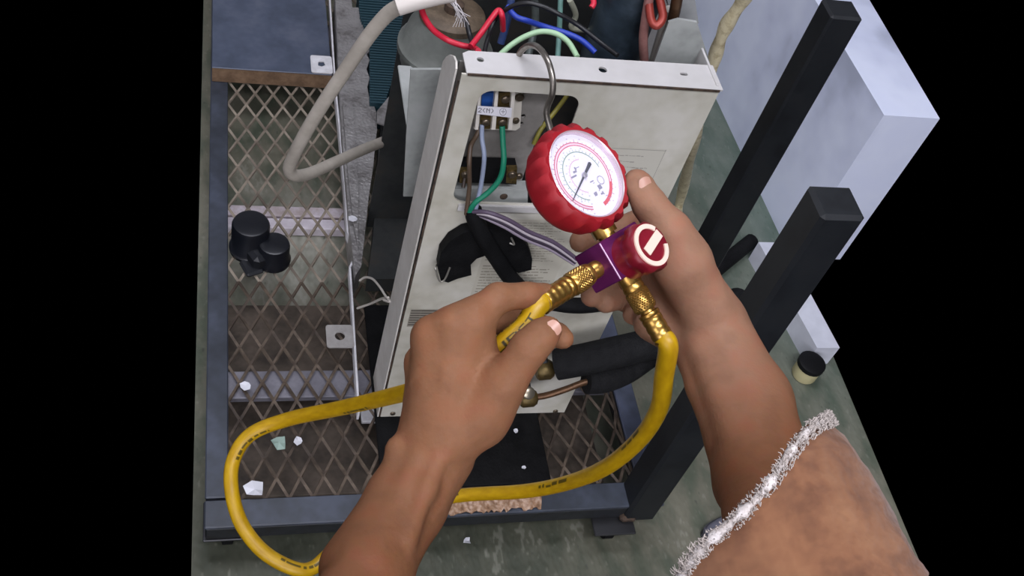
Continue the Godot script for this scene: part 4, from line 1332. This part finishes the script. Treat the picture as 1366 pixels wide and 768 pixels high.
func arm(b: MB, palm: Array, fingers: Array, cell: float, kp: float, kf: float, tone: Callable) -> void:
	var lo := Vector3.INF; var hi := -Vector3.INF
	var all := palm.duplicate()
	for f in fingers: all.append_array(f)
	for q in all:
		for e in 2:
			var r: float = q[2 + e] + cell * 3
			lo = lo.min(q[e] - Vector3.ONE * r); hi = hi.max(q[e] + Vector3.ONE * r)
	var nx := int((hi.x - lo.x) / cell) + 2
	var ny := int((hi.y - lo.y) / cell) + 2
	var nz := int((hi.z - lo.z) / cell) + 2
	var P := PackedFloat32Array()
	P.resize(nx * ny * nz)
	P.fill(1.0)
	lay(P, palm, lo, cell, nx, ny, nz, kp)
	var R := PackedFloat32Array(P)
	for f in fingers:
		var Fa := PackedFloat32Array()
		Fa.resize(P.size())
		Fa.fill(1.0)
		var box: Array = lay(Fa, f, lo, cell, nx, ny, nz, 0.003)
		for z in range(box[2], box[5]):
			for y in range(box[1], box[4]):
				var i: int = box[0] + nx * (y + ny * z)
				for x in range(box[0], box[3]):
					var a := Fa[i]
					if a < 0.9:
						var p := P[i]
						var h := maxf(kf - absf(a - p), 0.0) / kf
						var s := minf(a, p) - h * h * kf * 0.25
						var r := R[i]
						h = maxf(0.0016 - absf(s - r), 0.0) / 0.0016
						R[i] = minf(s, r) - h * h * 0.0016 * 0.25
					i += 1
	# surface nets
	var ids := {}
	var sx := 1; var sy := nx; var sz := nx * ny
	var corner := [0, sx, sy, sx + sy, sz, sx + sz, sy + sz, sx + sy + sz]
	var edges := [[0, 1], [2, 3], [4, 5], [6, 7], [0, 2], [1, 3], [4, 6], [5, 7], [0, 4], [1, 5], [2, 6], [3, 7]]
	var cs := [Vector3(0, 0, 0), Vector3(1, 0, 0), Vector3(0, 1, 0), Vector3(1, 1, 0), Vector3(0, 0, 1), Vector3(1, 0, 1), Vector3(0, 1, 1), Vector3(1, 1, 1)]
	for z in nz - 1:
		for y in ny - 1:
			var i := nx * (y + ny * z)
			for x in nx - 1:
				var v0 := R[i]
				if v0 < 0.5 or R[i + sx + sy + sz] < 0.5:
					var neg := 0
					for k in 8:
						if R[i + corner[k]] < 0: neg += 1
					if neg > 0 and neg < 8:
						var s := Vector3.ZERO
						var m := 0
						for e in edges:
							var a := R[i + corner[e[0]]]
							var c := R[i + corner[e[1]]]
							if (a < 0) != (c < 0):
								s += cs[e[0]].lerp(cs[e[1]], a / (a - c))
								m += 1
						s /= m
						var g := Vector3((R[i + 1] - v0) + (R[i + sx + sy + sz] - R[i + sy + sz]) + (R[i + sx + sy] - R[i + sy]) + (R[i + sx + sz] - R[i + sz]), (R[i + sy] - v0) + (R[i + sx + sy] - R[i + sx]) + (R[i + sy + sz] - R[i + sz]) + (R[i + sx + sy + sz] - R[i + sx + sz]), (R[i + sz] - v0) + (R[i + sx + sz] - R[i + sx]) + (R[i + sy + sz] - R[i + sy]) + (R[i + sx + sy + sz] - R[i + sx + sy]))
						var p := lo + (Vector3(x, y, z) + s) * cell
						ids[i] = b.vert(p, g.normalized(), Vector2.ZERO)
						b.col.append(tone.call(p))
				i += 1
	for key in ids:
		var i: int = key
		var a := R[i]
		for ax in 3:
			var st: int = [sx, sy, sz][ax]
			var c := R[i + st]
			if (a < 0) == (c < 0): continue
			var o1: int = [sy, sz, sx][ax]
			var o2: int = [sz, sx, sy][ax]
			if not (ids.has(i - o1) and ids.has(i - o2) and ids.has(i - o1 - o2)): continue
			var q: Array = [ids[i], ids[i - o1], ids[i - o1 - o2], ids[i - o2]]
			if a < 0:
				b.tri_i(q[0], q[1], q[2]); b.tri_i(q[0], q[2], q[3])
			else:
				b.tri_i(q[0], q[2], q[1]); b.tri_i(q[0], q[3], q[2])

func lay(A: PackedFloat32Array, bones: Array, lo: Vector3, cell: float, nx: int, ny: int, nz: int, k: float) -> Array:
	var ext := [nx, ny, nz, 0, 0, 0]
	for q in bones:
		var p: Vector3 = q[0]
		var e: Vector3 = q[1]
		var ra: float = q[2]
		var rb: float = q[3]
		var mr := maxf(ra, rb) + cell * 2.5 + k
		var mn := ((p.min(e) - Vector3.ONE * mr - lo) / cell).floor().max(Vector3.ZERO)
		var mx := ((p.max(e) + Vector3.ONE * mr - lo) / cell).ceil()
		var x0 := int(mn.x); var x1 := mini(nx, int(mx.x) + 1)
		var y0 := int(mn.y); var y1 := mini(ny, int(mx.y) + 1)
		var z0 := int(mn.z); var z1 := mini(nz, int(mx.z) + 1)
		ext = [mini(ext[0], x0), mini(ext[1], y0), mini(ext[2], z0), maxi(ext[3], x1), maxi(ext[4], y1), maxi(ext[5], z1)]
		var d := e - p
		var l2 := maxf(d.length_squared(), 1e-9)
		for z in range(z0, z1):
			for y in range(y0, y1):
				var i := x0 + nx * (y + ny * z)
				for x in range(x0, x1):
					var w := lo + Vector3(x, y, z) * cell - p
					var t := clampf(w.dot(d) / l2, 0.0, 1.0)
					var s := (w - d * t).length() - lerpf(ra, rb, t)
					if s < mr:
						var c := A[i]
						var h := maxf(k - absf(s - c), 0.0) / k
						A[i] = minf(s, c) - h * h * k * 0.25
					i += 1
	return ext

func nail(c: Array, nrm: Vector3, along: Vector3, l: float, w: float, parent: Node3D) -> void:
	var y := (along - nrm * along.dot(nrm)).normalized()
	var x := y.cross(nrm).normalized()
	var o: Vector3 = c[0]
	var r: float = c[1]
	var b := MB.new()
	var N := 8
	for i in N + 1:
		for j in N + 1:
			var u := float(i) / N * 2.0 - 1.0
			var v := float(j) / N * 2.0 - 1.0
			# square to rounded patch, bent over the fingertip
			var px := u * sqrt(1.0 - v * v * 0.42) * w
			var py := v * sqrt(1.0 - u * u * 0.30) * l
			var an := px / r
			var dir := nrm * cos(an) + x * sin(an)
			var edge := maxf(absf(u), absf(v))
			b.vert(o + dir * (r * (1.045 if edge < 0.99 else 0.97)) + y * py, dir)
	for i in N:
		for j in N:
			var k := i * (N + 1) + j
			b.tri_i(k, k + N + 1, k + N + 2); b.tri_i(k, k + N + 2, k + 1)
	var m := mat(c8(182, 138, 120), 0.35)
	wpart("fingernail", b, m, parent)

func person() -> void:
	var t := wthing("person", "pair of bare tanned arms, one hand gripping the yellow hose, one cradling the gauge", "person", U(760, 700, 0.6))
	var pn := noise(91, 40.0, 3)
	var fine := noise(92, 220.0, 2)
	var hand_l := U(620, 470, 0.64)
	var hand_r := U(880, 330, 0.69)
	var hue := [Color(0.215, 0.100, 0.052)]
	var tone := func(p: Vector3) -> Color:
		var d := minf(p.distance_to(hand_l), p.distance_to(hand_r))
		var k := smoothstep(0.05, 0.16, d)
		var c := (hue[0] as Color).lerp(Color(0.160, 0.068, 0.033), k)         # paler hands, darker sunburnt forearms
		var q := pn.get_noise_3dv(p)
		c = c.lerp(c * Color(1.08, 0.84, 0.82), clampf(q * 0.9, 0, 0.5))
		c = c.lerp(c * 0.7, clampf(-q * 0.8 + fine.get_noise_3dv(p) * 0.25, 0, 0.4))
		return c
	var b := MB.new()
	# left arm: back of the hand to the viewer
	nearer = -0.024
	var palm := []
	palm.append_array(bones_of([[583, 602, 0.66, 42], [540, 668, 0.645, 41], [488, 760, 0.60, 46], [415, 890, 0.54, 58], [370, 970, 0.50, 66]]))
	palm.append_array(bones_of([[591, 610, 0.661, 41], [550, 678, 0.645, 41], [500, 772, 0.603, 45], [426, 900, 0.545, 56]]))
	palm.append_array(bones_of([[568, 606, 0.664, 32], [531, 655, 0.652, 33], [470, 755, 0.61, 44]]))
	palm.append_array(bones_of([[531, 598, 0.652, 17], [532, 614, 0.650, 15]]))
	for q in [[[632, 421, 0.636, 17], [634, 428, 0.636, 15]], [[605, 430, 0.632, 17], [604, 440, 0.633, 14]], [[574, 441, 0.639, 17], [575, 452, 0.640, 14]], [[604, 440, 0.6305, 8], [596, 500, 0.6330, 7], [592, 570, 0.6400, 8]], [[575, 452, 0.6370, 8], [574, 510, 0.6395, 7], [578, 580, 0.6435, 8]], [[630, 432, 0.6335, 8], [620, 500, 0.6370, 7], [606, 570, 0.6400, 8]], [[668, 505, 0.640, 8], [640, 548, 0.640, 9], [612, 592, 0.645, 9]], [[590, 600, 0.641, 8], [570, 650, 0.629, 8], [545, 720, 0.605, 9]], [[560, 606, 0.642, 7], [530, 680, 0.623, 8], [500, 750, 0.587, 9]]]:
		palm.append_array(bones_of(q))
	palm.append_array(bones_of([[605, 575, 0.655, 38], [628, 430, 0.642, 25]]))
	palm.append_array(bones_of([[585, 570, 0.652, 36], [603, 440, 0.638, 23]]))
	palm.append_array(bones_of([[570, 570, 0.656, 32], [576, 455, 0.645, 23]]))
	palm.append_array(bones_of([[562, 570, 0.665, 26], [565, 485, 0.662, 20]]))
	palm.append_array(bones_of([[610, 560, 0.675, 40], [620, 490, 0.668, 30]]))
	palm.append_array(bones_of([[640, 560, 0.655, 38], [662, 520, 0.645, 30]]))       # ball of the thumb
	palm.append_array(bones_of([[632, 440, 0.648, 24], [650, 500, 0.652, 20], [668, 505, 0.65, 20]]))   # web
	var fl := []
	fl.append(bones_of([[630, 425, 0.643, 22], [664, 397, 0.645, 20], [704, 394, 0.654, 17.5], [728, 391, 0.664, 14]]))
	fl.append(bones_of([[603, 437, 0.64, 22], [652, 428, 0.672, 19], [706, 428, 0.690, 17], [744, 447, 0.680, 16], [752, 452, 0.676, 14]]))
	fl.append(bones_of([[575, 450, 0.647, 22], [612, 450, 0.692, 18], [668, 470, 0.706, 16], [705, 482, 0.69, 14]]))
	fl.append(bones_of([[563, 482, 0.662, 20], [596, 492, 0.70, 16], [640, 512, 0.712, 14], [672, 512, 0.70, 12]]))
	fl.append(bones_of([[650, 548, 0.648, 32], [676, 508, 0.636, 27], [706, 464, 0.630, 25.5], [722, 448, 0.631, 23], [731, 440, 0.634, 19]]))
	arm(b, palm, fl, 0.0025, 0.009, 0.010, tone)
	hue[0] = Color(0.290, 0.155, 0.098)      # the inner side of this hand is paler
	# right arm: thumb side to the viewer, fingers wrapped behind the block
	nearer = 0.026
	palm = []
	palm.append_array(bones_of([[940, 436, 0.705, 44], [978, 520, 0.675, 46], [1012, 640, 0.62, 54], [1050, 790, 0.52, 74], [1130, 860, 0.45, 84]]))
	palm.append_array(bones_of([[958, 440, 0.70, 42], [1005, 535, 0.67, 48], [1040, 650, 0.62, 56], [1070, 780, 0.53, 70]]))
	palm.append_array(bones_of([[925, 445, 0.715, 34], [966, 540, 0.685, 32], [1000, 650, 0.635, 44]]))
	palm.append_array(bones_of([[942, 425, 0.70, 43], [908, 358, 0.695, 36], [884, 326, 0.70, 28]]))
	palm.append_array(bones_of([[935, 420, 0.71, 42], [905, 370, 0.715, 36], [880, 350, 0.73, 26]]))
	palm.append_array(bones_of([[925, 430, 0.715, 36], [895, 405, 0.73, 34], [876, 388, 0.745, 25]]))
	palm.append_array(bones_of([[915, 440, 0.712, 30], [884, 424, 0.715, 24], [876, 408, 0.735, 22]]))      # heel
	palm.append_array(bones_of([[940, 405, 0.685, 36], [910, 350, 0.672, 33], [894, 314, 0.665, 27]]))      # ball of the thumb
	for q in [[[910, 452, 0.704, 10], [932, 515, 0.683, 9], [958, 590, 0.648, 10]], [[930, 452, 0.6885, 8], [962, 530, 0.6565, 8], [1000, 640, 0.603, 9]], [[960, 440, 0.683, 8], [1000, 530, 0.653, 8], [1035, 640, 0.601, 9]], [[868, 432, 0.705, 22], [888, 442, 0.702, 22]]]:
		palm.append_array(bones_of(q))
	fl = []
	fl.append(bones_of([[910, 345, 0.672, 33], [891, 308, 0.663, 28], [866, 272, 0.662, 23], [853, 250, 0.666, 20], [849, 243, 0.668, 18]]))
	fl.append(bones_of([[890, 320, 0.71, 25], [852, 300, 0.745, 20], [802, 312, 0.745, 17], [774, 322, 0.735, 15]]))
	fl.append(bones_of([[882, 350, 0.73, 24], [852, 348, 0.755, 19], [815, 374, 0.742, 17], [790, 394, 0.72, 16]]))
	fl.append(bones_of([[876, 385, 0.742, 22], [850, 384, 0.757, 18], [826, 398, 0.742, 15], [808, 404, 0.724, 14]]))
	fl.append(bones_of([[872, 408, 0.738, 20], [856, 404, 0.745, 16], [846, 414, 0.735, 14], [842, 420, 0.722, 12]]))
	arm(b, palm, fl, 0.0025, 0.011, 0.009, tone)
	var skin := mat(Color.WHITE, 0.55)
	skin.metallic_specular = 0.25
	skin.vertex_color_use_as_albedo = true
	skin.subsurf_scatter_enabled = true
	skin.subsurf_scatter_strength = 0.12
	var nim := noise(93, 0.05, 4)
	nim.noise_type = FastNoiseLite.TYPE_CELLULAR
	var im := nim.get_seamless_image(256, 256)
	im.convert(Image.FORMAT_RGB8)
	im.bump_map_to_normal_map(1.6)
	skin.normal_enabled = true
	skin.normal_scale = 0.9
	skin.normal_texture = ImageTexture.create_from_image(im)
	skin.uv1_triplanar = true
	skin.uv1_scale = Vector3.ONE * 28.0
	var body := wpart("body", b, skin, t, "bare forearms and hands")
	var toward := -FWD
	nearer = -0.024
	nail(cap([727, 443, 0.6325, 21]), (toward * 0.9 + sight(Vector3(0.30, -0.06, 0))).normalized(), sight(Vector3(0.75, -0.6, 0.0)), 0.0074, 0.0058, t)
	nearer = 0.026
	nail(cap([853, 253, 0.665, 20.5]), (toward * 0.9 + sight(Vector3(0.42, 0.0, 0))).normalized(), sight(Vector3(-0.30, -0.9, 0.0)), 0.0078, 0.0056, t)
	sleeve(t)

# loose tan sleeve with a frayed white hem, near the viewer
func sleeve(t: Node3D) -> void:
	var b := MB.new()
	var c0 := U(995, 669, 0.465)
	var ax := (U(1110, 893, 0.44) - c0).normalized()
	var s1 := sight(Vector3(0.89, -0.456, 0.0))
	s1 = (s1 - ax * s1.dot(ax)).normalized()
	var s2 := ax.cross(s1).normalized()
	var skew := 0.020
	var nf := noise(95, 26.0, 4)
	var rings := 40
	var seg := 72
	var rad := 0.050
	for j in rings + 1:
		var h := 0.075 * j / rings
		for i in seg + 1:
			var a := TAU * i / seg
			var o := s1 * cos(a) + s2 * sin(a)
			var q := nf.get_noise_3d(cos(a) * 0.04, sin(a) * 0.04, h * 0.8)
			var r := rad * (1.0 + 0.10 * h / 0.075) + q * 0.006 - 0.003 * exp(-h / 0.006)
			b.vert(c0 + ax * (h - skew * cos(a) + 0.0016 * sin(a * 5.0)) + o * r, o, Vector2(float(i) / seg * 4.0, h * 14.0))
	for j in rings:
		for i in seg:
			var k := j * (seg + 1) + i
			b.tri_i(k, k + 1, k + seg + 2); b.tri_i(k, k + seg + 2, k + seg + 1)
	var m := worn([c8(80, 48, 29), c8(112, 73, 47), c8(128, 89, 60)], 7.0, 0.95, 0.0, 96, 1.0)
	m.rim_enabled = true
	m.rim = 0.3
	wpart("sleeve", b, m, t, "loose tan cloth with frayed edge")
	var hem := []
	var hr := []
	for i in 121:
		var a := TAU * i / 120
		hem.append(c0 + ax * (0.002 - skew * cos(a) + 0.0016 * sin(a * 5.0)) + (s1 * cos(a) + s2 * sin(a)) * (rad - 0.0006))
		hr.append(0.0019 + 0.0006 * sin(a * 23.0) + 0.0005 * sin(a * 41.0) - 0.0006 * cos(a))
	b = MB.new()
	b.tube(hem, hr, 10, false)
	wpart("hem_band", b, worn([c8(150, 138, 130), c8(190, 182, 178), c8(206, 200, 198)], 30.0, 0.95, 0.0, 97, 3.0), t, "fuzzy white hem")
	b = MB.new()
	for k in 3400:
		var a := rng.randf() * TAU
		var fluff := 0.55 + 0.45 * sin(a * 2.0 + 4.0) * cos(a * 5.0) - 0.35 * cos(a)
		var o := s1 * cos(a) + s2 * sin(a)
		var p := c0 + ax * (-skew * cos(a) + 0.0016 * sin(a * 5.0) + rng.randf_range(-0.001, 0.006)) + o * (rad - 0.001 + rng.randf() * 0.0025)
		var e := p + (-ax * rng.randf_range(0.0002, 0.0032) + (o * rng.randf_range(-0.4, 1.0) + s1.rotated(ax, a + PI / 2) * rng.randf_range(-1, 1)) * 0.0022) * fluff
		b.tube([p, (p + e) / 2 + o * 0.0008, e], [0.00028, 0.00024, 0.00014], 4, false)
	tag(wpart("frayed_hem", b, mat(c8(168, 158, 151), 0.95), t, "white frayed threads along the hem"), "", "", "", "stuff")
